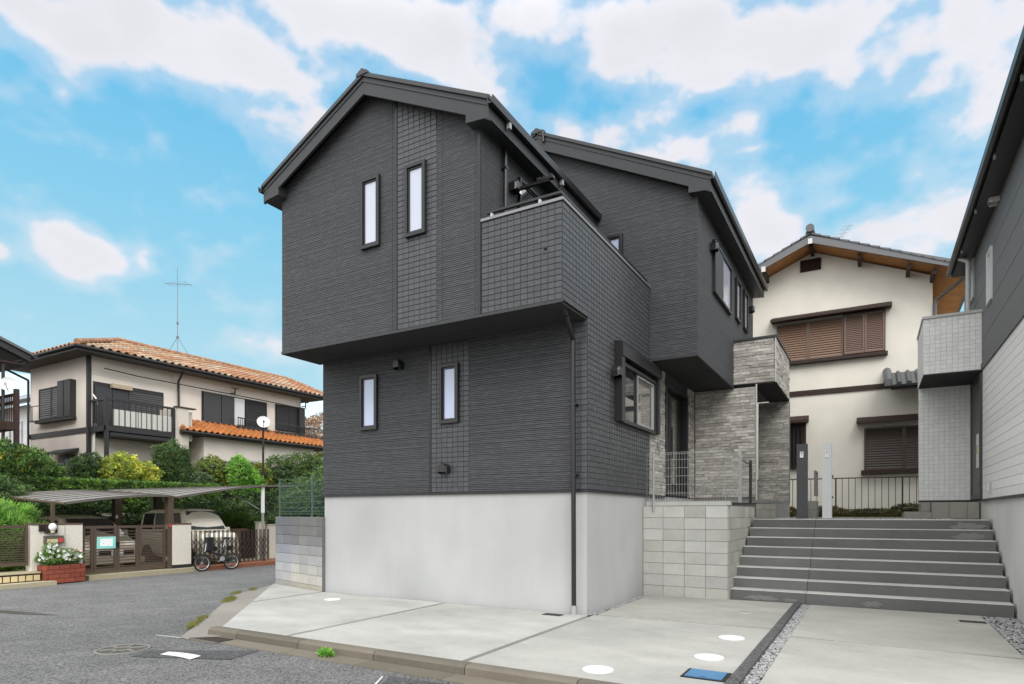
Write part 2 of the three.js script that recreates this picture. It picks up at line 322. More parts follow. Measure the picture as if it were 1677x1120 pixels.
// ---------------------------------------------------------------- the new dark house
const SB = 1.98, SO = 4.70, ZL = -9.15, ZU = -8.22, XR = -3.90, ZR = -12.35, XE = -2.94, ZP = -16.05;
const house = thing('dark_house', 'new two-storey charcoal house on a tall pale concrete base at the road corner', 'house', [-6.8, 0, -12]);
part(house, 'foundation', q().box(-9.76, XR - .02, -.4, SB - .012, -19, ZL - .025), M.foundation);
// lower storey, with the recess of the front door in its side
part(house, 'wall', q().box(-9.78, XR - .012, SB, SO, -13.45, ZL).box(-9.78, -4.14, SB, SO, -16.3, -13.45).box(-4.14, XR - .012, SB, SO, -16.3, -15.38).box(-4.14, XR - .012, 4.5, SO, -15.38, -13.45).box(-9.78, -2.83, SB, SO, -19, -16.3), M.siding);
part(house, 'base_flashing', q().box(-9.795, XR + .012, SB - .035, SB + .004, ZL - .3, ZL + .016).box(XR - .3, XR + .012, SB - .035, SB + .004, -13.42, ZL - .301), M.frame);
// upper storey: front gable, jutting over the lower front
const GX0 = -9.9, GX1 = -5.3, GM = -7.6;
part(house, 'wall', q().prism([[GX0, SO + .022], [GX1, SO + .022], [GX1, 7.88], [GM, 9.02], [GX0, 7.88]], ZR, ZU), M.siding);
part(house, 'soffit', q().box(GX0 + .01, XR - .016, SO - .02, SO + .02, ZL - .02, ZU - .008), M.soffitDark);
part(house, 'drip_edge', q().box(GX0 - .006, XR + .008, SO - .012, SO + .034, ZU - .02, ZU + .016), M.trimDark);
for (const [a, b] of [[-6.30, -5.40], [-9.40, -8.48]]) part(house, 'soffit_vent', q().box(a, b, SO - .028, SO - .018, -8.78, -8.70), M.groove);
// rear gable
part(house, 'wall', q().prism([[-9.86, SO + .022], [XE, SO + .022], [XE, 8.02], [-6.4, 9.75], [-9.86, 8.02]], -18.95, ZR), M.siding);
part(house, 'soffit', q().box(XR - .1, XE - .008, SO - .004, SO + .02, -16.4, ZR - .004), M.soffitDark);
part(house, 'drip_edge', q().box(XR + .012, XE + .014, SO - .01, SO + .034, ZR - .02, ZR + .014).box(XE - .02, XE + .014, SO - .01, SO + .034, ZP, ZR - .021), M.trimDark);
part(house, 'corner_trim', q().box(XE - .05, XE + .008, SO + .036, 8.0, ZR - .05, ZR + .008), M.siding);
// vertical joints of the cladding
for (const [x, y0, y1, z] of [[-7.03, SO + .04, 8.72, ZU], [GX1 - .035, SO + .04, 7.8, ZU], [-7.02, SB + .006, SO - .02, ZL]]) part(house, 'joint_strip', q().box(x - .024, x + .024, y0, y1, z - .01, z + .014), M.frame);
for (const [x, y0, y1, z] of [[-7.12, SO + .04, 8.69, ZU], [-6.06, SO + .04, 8.2, ZU], [-5.42, SO + .04, 7.85, ZU], [-3.16, SO + .04, 8.1, ZR]]) part(house, 'joint_strip', q().box(x - .004, x + .004, y0, y1, z - .01, z + .005), M.trimDark);

// square-tiled cladding: two bands on the front, the balcony and the whole side
{
  const P = new Pieces(), back = q(), r = rng(31), tw = .119, th = .0898;
  const field = (axis, s, a0, a1, y0, y1, plane, bonus, top) => {
    if (top) back.prism([[a0, y0], [a1, y0], [a1, top(a1) - .01], [a0, top(a0) - .01]], plane - .02, plane + .002); else back.wbox(axis, a0, a1, y0, y1, plane - s * .02, plane + s * .002);
    const nc = Math.round((a1 - a0) / tw), nr = Math.round((y1 - y0) / th), w = (a1 - a0) / nc, h = (y1 - y0) / nr;
    for (let i = 0; i < nc; i++) for (let k = 0; k < nr; k++) {
      const A = a0 + i * w, Y = y0 + k * h; if (top && Y + h > top(A + w) + .045) continue;
      const g = .86 + r() * .28, col = [g, g, g * 1.01], off = [r(), r()];
      const d = axis === 'z' ? eyeDist(A, Y, plane) : eyeDist(plane, Y, A), cosv = axis === 'z' ? Math.abs(plane) / d : Math.abs(plane) / d;
      P.add(bonus + cosv / d / d, (G) => { G.off = off; G.piece(axis, s, A + .0042, A + w - .0042, Y + .0028, Y + h - .0028, plane, .010, .0045, col); G.off = [0, 0]; });
    }
  };
  field('z', 1, -5.29, XR - .001, SO + .036, 6.16, ZU, 1);
  field('x', 1, ZR + .01, ZU - .001, SO + .022, 6.16, XR, .5);
  field('x', 1, ZR + .01, ZL - .001, SB + .006, SO + .022, XR, 0);
  field('z', 1, -7.0, -6.17, SO + .036, 8.72, ZU, .2, (x) => 9.02 + (GM - x) * .4957);
  field('z', 1, -6.99, -6.16, SB + .006, SO - .022, ZL, .1);
  field('z', 1, -4.13, XR - .001, SB + .006, SO - .022, ZL, 0);
  part(house, 'tile_backing', back, M.groove);
  P.emit(house, 'siding_tile', M.sidingTile, 'siding_tiles');
}
// balcony: parapet bodies behind the tiles, floor, cap and rail
part(house, 'balcony_parapet', q().box(GX1 + .012, XR - .012, SO + .022, 6.17, ZU - .15, ZU - .004).box(XR - .16, XR - .012, SO + .022, 6.17, ZR, ZU - .151).box(GX1, XR - .161, SO + .023, 5.1, ZR, ZU - .151), M.trimDark);
part(house, 'balcony_cap', q().box(GX1 + .002, XR + .03, 6.172, 6.215, ZU - .18, ZU + .03).box(XR - .18, XR + .03, 6.172, 6.215, ZR, ZU - .181), mat([.22, .22, .225], .4, { metalness: .4 }));
{
  const rail = part(house, 'balcony_rail', q().box(GX1 + .06, XR - .04, 6.315, 6.35, ZU - .10, ZU - .05).box(XR - .09, XR - .04, 6.315, 6.35, ZR + .02, ZU - .101), M.frame);
  for (const [x, z] of [[-5.15, ZU - .075], [-4.3, ZU - .075], [-3.965, -8.6], [-3.965, -9.6], [-3.965, -10.6], [-3.965, -11.6]]) part(rail, 'rail_post', q().box(x - .02, x + .02, 6.216, 6.315, z - .02, z + .02), M.metalGrey);
}
part(house, 'overflow_pipe', q().rod([-4.17, 5.52, ZU], [-4.17, 5.52, ZU + .05], .018, 8).rod([-4.17, 5.52, ZU], [-4.17, 5.52, ZU + .014], .03, 8), M.pipe);
// roofs: slopes, barge boards, boxed eaves, gutters, ridge caps
function roof(x0, xm, x1, ye, yr, zf, zb, rise) {
  const th = .07;
  const slope = (xa, ya, xb, yb) => part(house, 'roof_slope', q().prism(xa < xb ? [[xa, ya - th], [xb, yb - th], [xb, yb], [xa, ya]] : [[xb, yb - th], [xa, ya - th], [xa, ya], [xb, yb]], zb, zf + .03), M.roofMetal);
  const k = (yr - ye) / (xm - x0);
  slope(x0 - .03, ye - .03 * k + .075, xm, yr + .075); slope(xm + .001, yr + .075, x1 + .03, ye - .03 * k + .075);
  part(house, 'barge_board', q().prism([[x0, ye - rise], [xm, yr - rise], [xm, yr], [x0, ye]], zf - .045, zf).prism([[xm + .001, yr - rise], [x1, ye - rise], [x1, ye], [xm + .001, yr]], zf - .045, zf), M.trimDark);
  part(house, 'barge_trim', q().prism([[x0, ye - .085], [xm, yr - .085], [xm, yr - .07], [x0, ye - .07]], zf + .002, zf + .014).prism([[xm + .001, yr - .085], [x1, ye - .085], [x1, ye - .07], [xm + .001, yr - .07]], zf + .002, zf + .014), M.roofMetal);
  part(house, 'eave_box', q().prism([[x1 - .42, ye - rise + .42 * k + .05], [x1 - .42, ye - .225], [x1 - .002, ye - .265], [x1 - .002, ye - .04]].reverse(), zb, zf + .004), M.trimDark);
  part(house, 'eave_box', q().prism([[x0 + .42, ye - rise + .42 * k + .05], [x0 + .42, ye - .225], [x0 + .002, ye - .265], [x0 + .002, ye - .04]], zb, zf + .004), M.trimDark);
  for (const [x, s] of [[x1, 1], [x0, -1]]) {
    const g = q(), pr = [[0, .05], [0, -.055], [.045, -.075], [.085, -.06], [.10, .045], [.088, .045], [.075, -.05], [.012, -.05], [.012, .05]].map(([a, b]) => [x + s * (a + .004), ye - .02 + b]);
    g.prism(s > 0 ? pr : pr.reverse(), zb - .04, zf + .05); part(house, 'gutter', g, M.pipe);
  }
  part(house, 'ridge_cap', q().prism([[xm - .13, yr + .075 - .13 * k + .002], [xm + .13, yr + .075 - .13 * k + .002], [xm + .13, yr + .115 - .13 * k], [xm, yr + .125], [xm - .13, yr + .115 - .13 * k]], zb, zf + .045), M.roofMetal);
}
roof(-10.18, GM, -5.04, 7.90, 9.15, -8.02, ZR - .001, .30);
roof(-10.15, -6.4, -2.65, 8.06, 9.98, -12.18, -19.05, .31);
part(house, 'ridge_tie', q().path([[-6.22, 9.75, -12.15], [-6.24, 10.0, -12.15], [-6.27, 10.06, -12.25], [-6.3, 10.07, -12.5]], .03, 6), M.pipe);
for (const z of [-8.55, -10.5]) part(house, 'gutter_bracket', q().box(-5.02, -4.96, 7.72, 7.84, z - .03, z + .03), M.galv);

// windows of the front
win(house, 'z', 1, -7.81, -7.38, 6.26, 7.49, ZU);
win(house, 'z', 1, -6.80, -6.37, 6.245, 7.45, ZU, { d: .07 });
win(house, 'z', 1, -8.72, -8.28, 3.235, 4.305, ZL, { pane: M.skyPane });
win(house, 'z', 1, -6.77, -6.36, 3.225, 4.29, ZL, { d: .075, pane: M.skyPane });
hood(house, 'z', 1, -7.72, 4.42, ZL); hood(house, 'z', 1, -6.66, 2.42, ZL, .2, .2);
// balcony wall: window, hood, drain pipe, laundry bracket
win(house, 'x', 1, -11.2, -9.37, 5.4, 7.42, GX1, { pane: M.darkGlass });
hood(house, 'x', 1, -9.14, 7.15, GX1, .16, .2);
part(house, 'drain_pipe', q().rod([-5.24, 5.2, -8.86], [-5.24, 7.72, -8.86], .035, 8).box(-5.3, -5.2, 7.3, 7.33, -8.9, -8.82), M.pipe);
{
  const b = part(house, 'laundry_bracket', q().box(-5.3, -5.22, 7.1, 7.22, -9.32, -9.22).box(-5.22, -4.62, 7.13, 7.17, -9.30, -9.24).box(-4.85, -4.55, 7.16, 7.2, -9.31, -9.23), M.frame);
  for (let k = 0; k < 3; k++) part(b, 'hook_ring', q().box(-4.86 + k * .11, -4.79 + k * .11, 7.2, 7.23, -9.31, -9.23), M.frame);
  part(b, 'bolt_plate', q().box(-5.225, -5.20, 7.08, 7.18, -9.34, -9.20), M.chrome);
}
// rear gable: small window over the balcony, windows and hoods of the far side
win(house, 'z', 1, -4.80, -4.46, 6.62, 7.42, ZR, { pane: M.skyPane });
{
  const w = part(house, 'window', q().frame('x', -15.50, -13.66, 6.34, 7.46, .055, XE - .02, XE + .07), M.frame);
  part(w, 'screen', q().wbox('x', -14.56, -13.73, 6.40, 7.40, XE + .01, XE + .055), mat([.035, .036, .038], .6));
  part(w, 'pane', q().wbox('x', -15.44, -14.58, 6.40, 7.40, XE + .005, XE + .03), M.frost);
}
win(house, 'x', 1, -16.78, -16.20, 6.47, 7.49, XE, { pane: M.frost }); win(house, 'x', 1, -17.86, -17.30, 6.5, 7.53, XE, { pane: M.frost });
hood(house, 'x', 1, -13.52, 7.25, XE, .17, .2); hood(house, 'x', 1, -18.25, 7.28, XE, .17, .2);
// side window under its roller-shutter box
{
  const w = part(house, 'window', q().frame('x', -12.50, -10.50, 3.22, 4.30, .06, XR - .02, XR + .10).wbox('x', -11.40, -11.34, 3.285, 4.24, XR + .02, XR + .06), M.frame);
  part(w, 'pane', q().wbox('x', -11.34, -10.56, 3.285, 4.235, XR + .012, XR + .035), M.darkGlass);
  part(w, 'pane', q().wbox('x', -12.44, -11.402, 3.285, 4.235, XR + .012, XR + .045), mat([.17, .165, .145], .08, { physical: true, clearcoat: 1, clearcoatRoughness: .03 }));
  part(w, 'sash', q().frame('x', -12.435, -11.405, 3.29, 4.23, .035, XR + .046, XR + .07), M.metalGrey);
  part(w, 'shutter_rail', q().wbox('x', -10.49, -10.33, 3.22, 4.36, XR, XR + .15), M.frame); part(w, 'shutter_rail', q().wbox('x', -12.64, -12.51, 3.22, 4.34, XR, XR + .14), M.frame);
  part(w, 'shutter_box', q().prism([[XR - .01, 4.36], [XR + .17, 4.36], [XR + .17, 4.56], [XR + .13, 4.62], [XR - .01, 4.64]], -12.66, -10.33), M.frame);
}
hood(house, 'x', 1, -10.24, 4.07, XR + .012, .18, .2);
// rain pipe at the corner
part(house, 'rain_pipe', q().path([[-4.0, SO, -8.5], [-4.0, 4.60, -8.55], [-4.09, 4.36, -9.02], [-4.09, .13, -9.05]], .038, 10).box(-4.14, -4.04, 3.32, 3.35, ZL, -9.0).box(-4.14, -4.04, 2.2, 2.23, ZL, -9.0), M.pipe);
part(house, 'pipe_foot', q().rod([-4.09, -.02, -9.05], [-4.09, .14, -9.05], .052, 10), M.galv);
// front door in its recess, meter box and light
part(house, 'door_frame', q().frame('x', -15.37, -13.46, 2.02, 4.49, .10, -4.13, XR + .025), M.frame);
{
  const d = part(house, 'front_door', q().wbox('x', -15.27, -13.57, 2.13, 4.38, -4.12, -4.06), M.trimDark);
  for (let k = 0; k < 5; k++) part(d, 'door_board', q().piece('x', 1, -14.28 + k * .14, -14.15 + k * .14, 2.16, 4.3, -4.06, .02, .006), M.groove);
  part(d, 'pane', q().wbox('x', -14.86, -14.46, 2.3, 4.3, -4.06, -4.03), mat([.16, .155, .13], .1, { physical: true, clearcoat: .8 }));
  part(d, 'handle', q().rod([-4.0, 2.9, -14.38], [-4.0, 3.6, -14.38], .018, 8), M.frame);
}
part(house, 'wall_lamp', q().rod([XR + .02, 2.98, -12.92], [XR + .1, 2.98, -12.92], .05, 10).box(XR + .02, XR + .09, 3.0, 3.12, -12.98, -12.86), M.chrome);
// split-stone cladding of the porch
part(house, 'porch_wall', q().box(-4.05, -2.42, 1.93, SO - .006, ZP - .2, ZP - .02).box(-2.96, -1.985, 4.775, 5.83, -18.93, ZP - .02).box(-2.79, -1.985, 1.93, 4.755, -19.2, -18.935), M.stoneBack);
part(house, 'porch_soffit', q().box(-2.5, -1.975, 4.752, 4.773, -18.95, ZP - .008), M.soffitDark);
part(house, 'porch_cap', q().box(-2.965, -1.94, 5.832, 5.885, -18.96, ZP + .03), M.trimDark);
part(house, 'corner_trim', q().box(-2.425, -2.395, 1.93, 4.75, ZP - .03, ZP + .012).box(-1.99, -1.965, 4.76, 5.83, ZP - .025, ZP + .012), mat([.5, .49, .47], .8));
{
  const P = new Pieces(), r = rng(64), tones = [[1.10, 1.08, 1.04], [.92, .90, .87], [.78, .76, .74], [1.22, 1.20, 1.16], [.86, .83, .79], [1.0, .98, .95]];
  const clad = (axis, s, a0, a1, y0, y1, plane, bonus) => {
    const n = Math.round((y1 - y0) / .074), h = (y1 - y0) / n;
    for (let k = 0; k < n; k++) {
      let a = a0 - r() * .25;
      while (a < a1) {
        const w = .16 + r() * .36, A = Math.max(a0, a), B = Math.min(a1, a + w); a += w; if (B - A < .03) continue;
        const e = .88 + r() * .24, t = tones[Math.floor(r() * tones.length)].map((v) => v * e), dp = .010 + r() * .016, off = [r() * 3, r() * 3], Y = y0 + k * h;
        const x = axis === 'z' ? A : plane, z = axis === 'z' ? plane : A, d = eyeDist(x, Y, z), c = (axis === 'z' ? -z : Math.abs(x)) / d;
        P.add(bonus + c * (B - A) / d / d, (G) => { G.off = off; G.piece(axis, s, A + .002, B - .002, Y + .002, Y + h - .002, plane, dp, .005, t); G.off = [0, 0]; });
      }
    }
  };
  clad('z', 1, -3.88, -2.43, 2.0, SO - .01, ZP - .02, .002); clad('z', 1, -2.955, -1.995, 4.78, 5.828, ZP - .02, .004);
  clad('x', 1, -18.9, ZP - .03, 4.78, 5.828, -1.985, 0); clad('z', 1, -2.78, -1.99, 1.95, 4.75, -18.935, .0005);
  clad('x', 1, -13.44, ZR - .02, SB + .006, SO - .01, XR - .012, 0); clad('x', 1, -16.02, -15.39, SB + .006, SO - .01, XR - .012, 0);
  P.emit(house, 'stone', M.stone, 'stones');
}
// plinth of the porch in large grey blocks
{
  const g = (n, ...b) => part(house, n, q().box(...b), M.block);
  part(house, 'porch_slab', q().box(-3.88, -1.98, 1.86, 1.93, -19.15, ZP + .03), mat([.2, .2, .195], .85));
  for (const [x0, x1, y0, y1] of [[-2.42, -2.24, 1.69, 1.855], [-2.235, -1.98, 1.69, 1.855], [-2.42, -2.33, 1.49, 1.685], [-2.325, -2.1, 1.49, 1.685], [-2.095, -1.98, 1.49, 1.685]]) part(house, 'plinth_block', q().piece('z', 1, x0, x1, y0, y1, ZP - .06, .07, .006, [.8, .77, .72]), M.block);
  part(house, 'plinth', q().box(-3.88, -1.985, 1.3, 1.858, -19.1, ZP - .05), M.mortar);
}

// ---------------------------------------------------------------- concrete stairs, block walls, mesh fence, gate posts, upper lot
const TREAD = .318, RISE = .19, SZ = -12.2;
const stairs = thing('concrete_stairs', 'wide flight of eight grey concrete steps rising between the block wall and the white-sided house', 'stairs', [-.2, 0, -13.4]);
for (let i = 0; i < 8; i++) {
  const z = SZ - i * TREAD, y = (i + 1) * RISE - .005 * i, x0 = -2.325 + i * .0125, r = rng(200 + i), zb = i < 7 ? z - TREAD - .02 : -15.2;
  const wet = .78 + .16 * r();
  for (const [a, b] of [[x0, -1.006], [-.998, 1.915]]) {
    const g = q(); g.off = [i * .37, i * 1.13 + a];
    g.box(a, b, Math.max(-.2, y - RISE - .03), y - .012, zb, z, [wet, wet, wet]); g.quad([a, y - .012, z], [b, y - .012, z], [b, y, z - .014], [a, y, z - .014], [3.0, 3.0, 2.9]); g.box(a, b, y - .0125, y, zb, z - .014, [3.0, 3.0, 2.9]);  // treads far paler than risers: the sky light they catch is painted in
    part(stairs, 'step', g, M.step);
  }
  part(stairs, 'step_joint', q().box(-1.0055, -.9985, Math.max(-.1, y - RISE), y - .004, zb, z - .006), M.groove);
}
// dry pale patches where the risers have dried out
for (const [k, x, w, h, sd] of [[0, -1.75, .55, .10, 1], [0, -1.25, .22, .06, 2], [0, .0, .3, .11, 3], [6, 1.55, .5, .13, 10], [7, 1.55, .5, .13, 11]]) {
  const r = rng(700 + sd), n = 40, yb = Math.max(.01, k * RISE - .005 * k + .01), z = SZ - k * TREAD + .0025, c = [x, yb + h * .45, z], P = [...Array(n)].map((_, i) => { const a = i / n * 6.283, q2 = .45 + .75 * noise3(Math.cos(a) * 3 + sd, Math.sin(a) * 3, sd) + .2 * r(); return [Math.min(1.9, x + Math.cos(a) * w * .5 * q2), yb + Math.max(.0, Math.min(.165, h * .45 + Math.sin(a) * h * .5 * q2)), z]; }), g = q();
  for (let i = 0; i < n; i++) g.tri(c, P[i], P[(i + 1) % n], [1.3, 1.3, 1.27]); part(stairs, 'dry_patch', g, M.step);
}
// new block wall beside the stairs
{
  const w = thing('block_wall', 'new pale concrete block wall between the house base and the grey stairs', 'wall', [-3.1, 0, -12.4]);
  const r = rng(8), H = .2205, Z0 = -11.97;
  part(w, 'mortar_bed', q().box(XR - .02, -2.315, -.2, 1.755, -14.9, Z0 - .02), M.mortar);
  for (let k = 0; k < 8; k++) {
    const y0 = -.02 + k * H - .005;
    for (const [a, b] of [[XR - .01, -3.51], [-3.51, -3.10], [-3.10, -2.70], [-2.70, -2.30]]) {
      const t = .98 + r() * .07 + k * .008, g = q(); g.off = [r() * 3, r() * 3];
      g.piece('z', 1, a + .003, b - .003, y0 + .003, y0 + H - .003, Z0 - .02, .024, .004, [t, t * (.985 + r() * .015), t * (.95 + r() * .05)]); part(w, 'block', g, M.block);
    }
    for (let j = 0; j < 8; j++) {
      const a = Z0 - .02 - (j + 1) * .4 + (k % 2) * .2, b = Math.min(Z0 - .02, a + .4); if (b - a < .05) continue;
      const t = .95 + r() * .2, g = q(), xs = -2.315; g.off = [r() * 3, r() * 3];
      g.piece('x', 1, a + .003, b - .003, y0 + .003, y0 + H - .003, xs, .022, .004, [t, t * .985, t * .94]); part(w, 'block', g, M.block);
    }
  }
  for (let k = 0; k < 4; k++) part(w, 'coping_block', q().box(XR + .05 + k * .4, XR + .446 + k * .4, 1.757, 1.83, -12.13, Z0 - .03), M.block);
}
// welded-mesh fence on that wall
{
  const f = thing('mesh_fence', 'thin grey welded-wire fence standing on the new block wall by the front door', 'fence', [-3.1, 1.8, -12.1]);
  const z = -12.06, xs = -2.36, m = M.galv;
  for (const x of [-3.69]) part(f, 'post', q().rod([x, 1.66, z + .12], [x, 2.79, z + .12], .018, 8), m);
  part(f, 'post', q().box(xs - .03, xs + .03, 1.83, 2.93, -13.62, -13.56), m); part(f, 'post', q().box(xs - .03, xs + .03, 1.83, 2.80, -14.92, -14.86), M.frame);
  part(f, 'rail', q().rod([xs, 2.72, -13.6], [xs, 2.72, -14.9], .014, 6), M.frame);
  for (const y of [1.84, 2.0, 2.17, 2.33, 2.49, 2.65, 2.76, 2.79]) { part(f, 'wire', q().rod([-3.86, y, z], [xs, y, z], .0042, 5), m); part(f, 'wire', q().rod([xs, y, z], [xs, y, -13.6], .0042, 5), m); }
  for (let k = 0; k <= 28; k++) { const x = -3.86 + k * (xs + 3.86) / 28; part(f, 'wire', q().rod([x, 1.80, z + .006], [x, 2.80, z + .006], .0034, 5), m); }
  for (let k = 0; k <= 11; k++) { const zz = z - k * .14; part(f, 'wire', q().rod([xs + .006, 1.84, zz], [xs + .006, 2.80, zz], .0034, 5), m); }
}
// two gate posts with door stations
function gatePost(x0, x1, top, label, m, knobs) {
  const t = thing('gate_post', label, 'gate post', [(x0 + x1) / 2, 1.5, -14.9], 'slim gate posts at the head of the stairs'), Z = -14.9;
  part(t, 'pillar', q().box(x0, x1, 1.5, top, Z - .16, Z), m);
  const cx = (x0 + x1) / 2 - .005, pl = part(t, 'door_station', q().box(cx - .035, cx + .035, top - .30, top - .17, Z, Z + .018), mat([.78, .78, .78], .5));
  part(pl, 'lens', q().rod([cx + .004, top - .197, Z + .018], [cx + .004, top - .197, Z + .03], .015, 12), M.frame);
  part(pl, 'speaker_slot', q().box(cx - .016, cx + .016, top - .247, top - .24, Z + .018, Z + .02).box(cx - .016, cx + .016, top - .262, top - .256, Z + .018, Z + .02), M.metalGrey);
  if (knobs) for (const y of [1.95, 2.4]) part(t, 'knob', q().rod([x1, y, Z - .05], [x1 + .03, y, Z - .05], .022, 10), M.frame);
}
gatePost(-1.41, -1.195, 3.12, 'dark charcoal gate post with a small white door station, left of the white one', mat([.045, .045, .05], .5), false);
gatePost(-.905, -.725, 3.11, 'pale grey gate post with a small white door station and round black knobs', mat([.56, .57, .57], .5), true);
{
  const s = thing('letter_panel', 'grey slatted panel on a block, set edge-on between the two gate posts', 'panel', [-1.05, 1.5, -15.4]);
  part(s, 'frame', q().frame('x', -16.0, -15.35, 2.0, 2.56, .04, -1.10, -1.06), mat([.2, .2, .19], .6));
  for (let k = 0; k < 7; k++) part(s, 'slat', q().wbox('x', -15.95, -15.4, 2.05 + k * .068, 2.1 + k * .068, -1.09, -1.072), mat([.25, .25, .23], .6));
  for (let k = 0; k < 2; k++) part(s, 'block', q().piece('z', 1, -1.22, -1.04, 1.49 + k * .2, 1.685 + k * .2, -15.4, .03, .005, [.7, .7, .66]), M.block);
  part(s, 'core', q().box(-1.215, -1.045, 1.49, 1.88, -15.9, -15.39), M.mortar);
}
// upper lot behind the stairs
struct('upper_ground', q().box(-3.95, 1.9, .5, 1.455, -30, -15.0).box(1.9, 60, .5, 1.455, -60, -19).box(-60, -3.95, .2, 1.44, -60, -19.2), M.soil);
{
  const r = rng(90), g = q();
  for (let i = 0; i < 2600; i++) { const x = -1.95 + r() * 3.4, z = -15.2 - r() * 3.4, s = .018 + r() * .03, t = .7 + r() * .7; const o = new THREE.OctahedronGeometry(s, 0); o.scale(1, .7, 1); o.rotateY(r() * 6); o.translate(x, 1.462 + s * .3, z); g.add(o, [t, t, t]); }
  stuff('gravel', g, M.pebble, 'grey gravel at the head of the stairs between the houses', 'gravel');
}

// ---------------------------------------------------------------- white-and-grey house on the right
const RX = 1.93;
const right = thing('white_sided_house', 'house on the right edge with white horizontal siding below and dark grey boards above', 'house', [5, 0, -12]);
part(right, 'foundation', q().box(RX + .03, 9, -.4, 1.86, -18.3, -7.6), mat([.66, .66, .635], .9, { map: T.foundation, bump: [T.concrete, .003] }));
part(right, 'wall', q().box(RX + .022, 9, 1.86, 7.5, -18.3, -7.6), M.trimDark);
part(right, 'base_flashing', q().box(RX - .012, RX + .06, 1.845, 1.885, -15.45, -7.6), M.frame);
{
  const r = rng(12), n = 17, h = (4.46 - 1.89) / n;
  for (let k = 0; k < n; k++) { const t = .96 + r() * .08, g = q(); g.off = [r(), r() * 2]; g.piece('x', -1, -15.45, -7.62, 1.89 + k * h + .0025, 1.89 + (k + 1) * h - .0025, RX + .022, .022, .003, [t, t, t]); part(right, 'siding_board', g, M.whiteBoard); }
  const m = 6, H = (7.45 - 4.6) / m;
  for (let k = 0; k < m; k++) part(right, 'upper_board', q().piece('x', -1, -18.25, -7.62, 4.6 + k * H + .003, 4.6 + (k + 1) * H - .003, RX + .022, .022, .005), M.greyBoard);
}
part(right, 'belt_trim', q().box(RX - .025, RX + .03, 4.465, 4.595, -15.5, -7.6), mat([.14, .14, .14], .7));
for (const [a, b, y0, y1] of [[-17.1, -16.55, 6.26, 7.12], [-14.75, -14.27, 5.55, 6.52]]) win(right, 'x', -1, a, b, y0, y1, RX, { frame: mat([.62, .62, .6], .4), pane: M.skyPane, d: .035, f: .04 });
hood(right, 'x', -1, -13.62, 7.12, RX, .2, .22, mat([.6, .6, .58], .5));
// eave over that wall
part(right, 'roof_slope', q().prism([[1.60, 7.28], [5.4, 9.3], [5.4, 9.4], [1.60, 7.38]], -18.2, -7.2).prism([[5.401, 9.4], [5.401, 9.3], [9.4, 7.2], [9.4, 7.3]], -18.2, -7.2), M.roofMetal);
part(right, 'eave_box', q().prism([[1.64, 7.10], [1.95, 7.10], [1.95, 7.45], [1.64, 7.28]], -17.7, -7.2), M.frame);
{ const g = q(), pr = [[1.63, 7.25], [1.63, 7.15], [1.59, 7.13], [1.54, 7.15], [1.53, 7.25]].reverse(); g.prism(pr, -17.75, -7.15); part(right, 'gutter', g, M.frame); for (const z of [-8, -10, -12, -14, -16]) part(right, 'gutter_bracket', q().box(1.63, 1.66, 7.05, 7.12, z, z + .05), M.metalGrey); }
part(right, 'rain_pipe', q().rod([1.80, 5.65, -16.4], [1.80, 7.0, -16.4], .045, 10).rod([1.80, 7.0, -16.4], [1.66, 7.12, -16.5], .045, 10), mat([.5, .5, .47], .5));
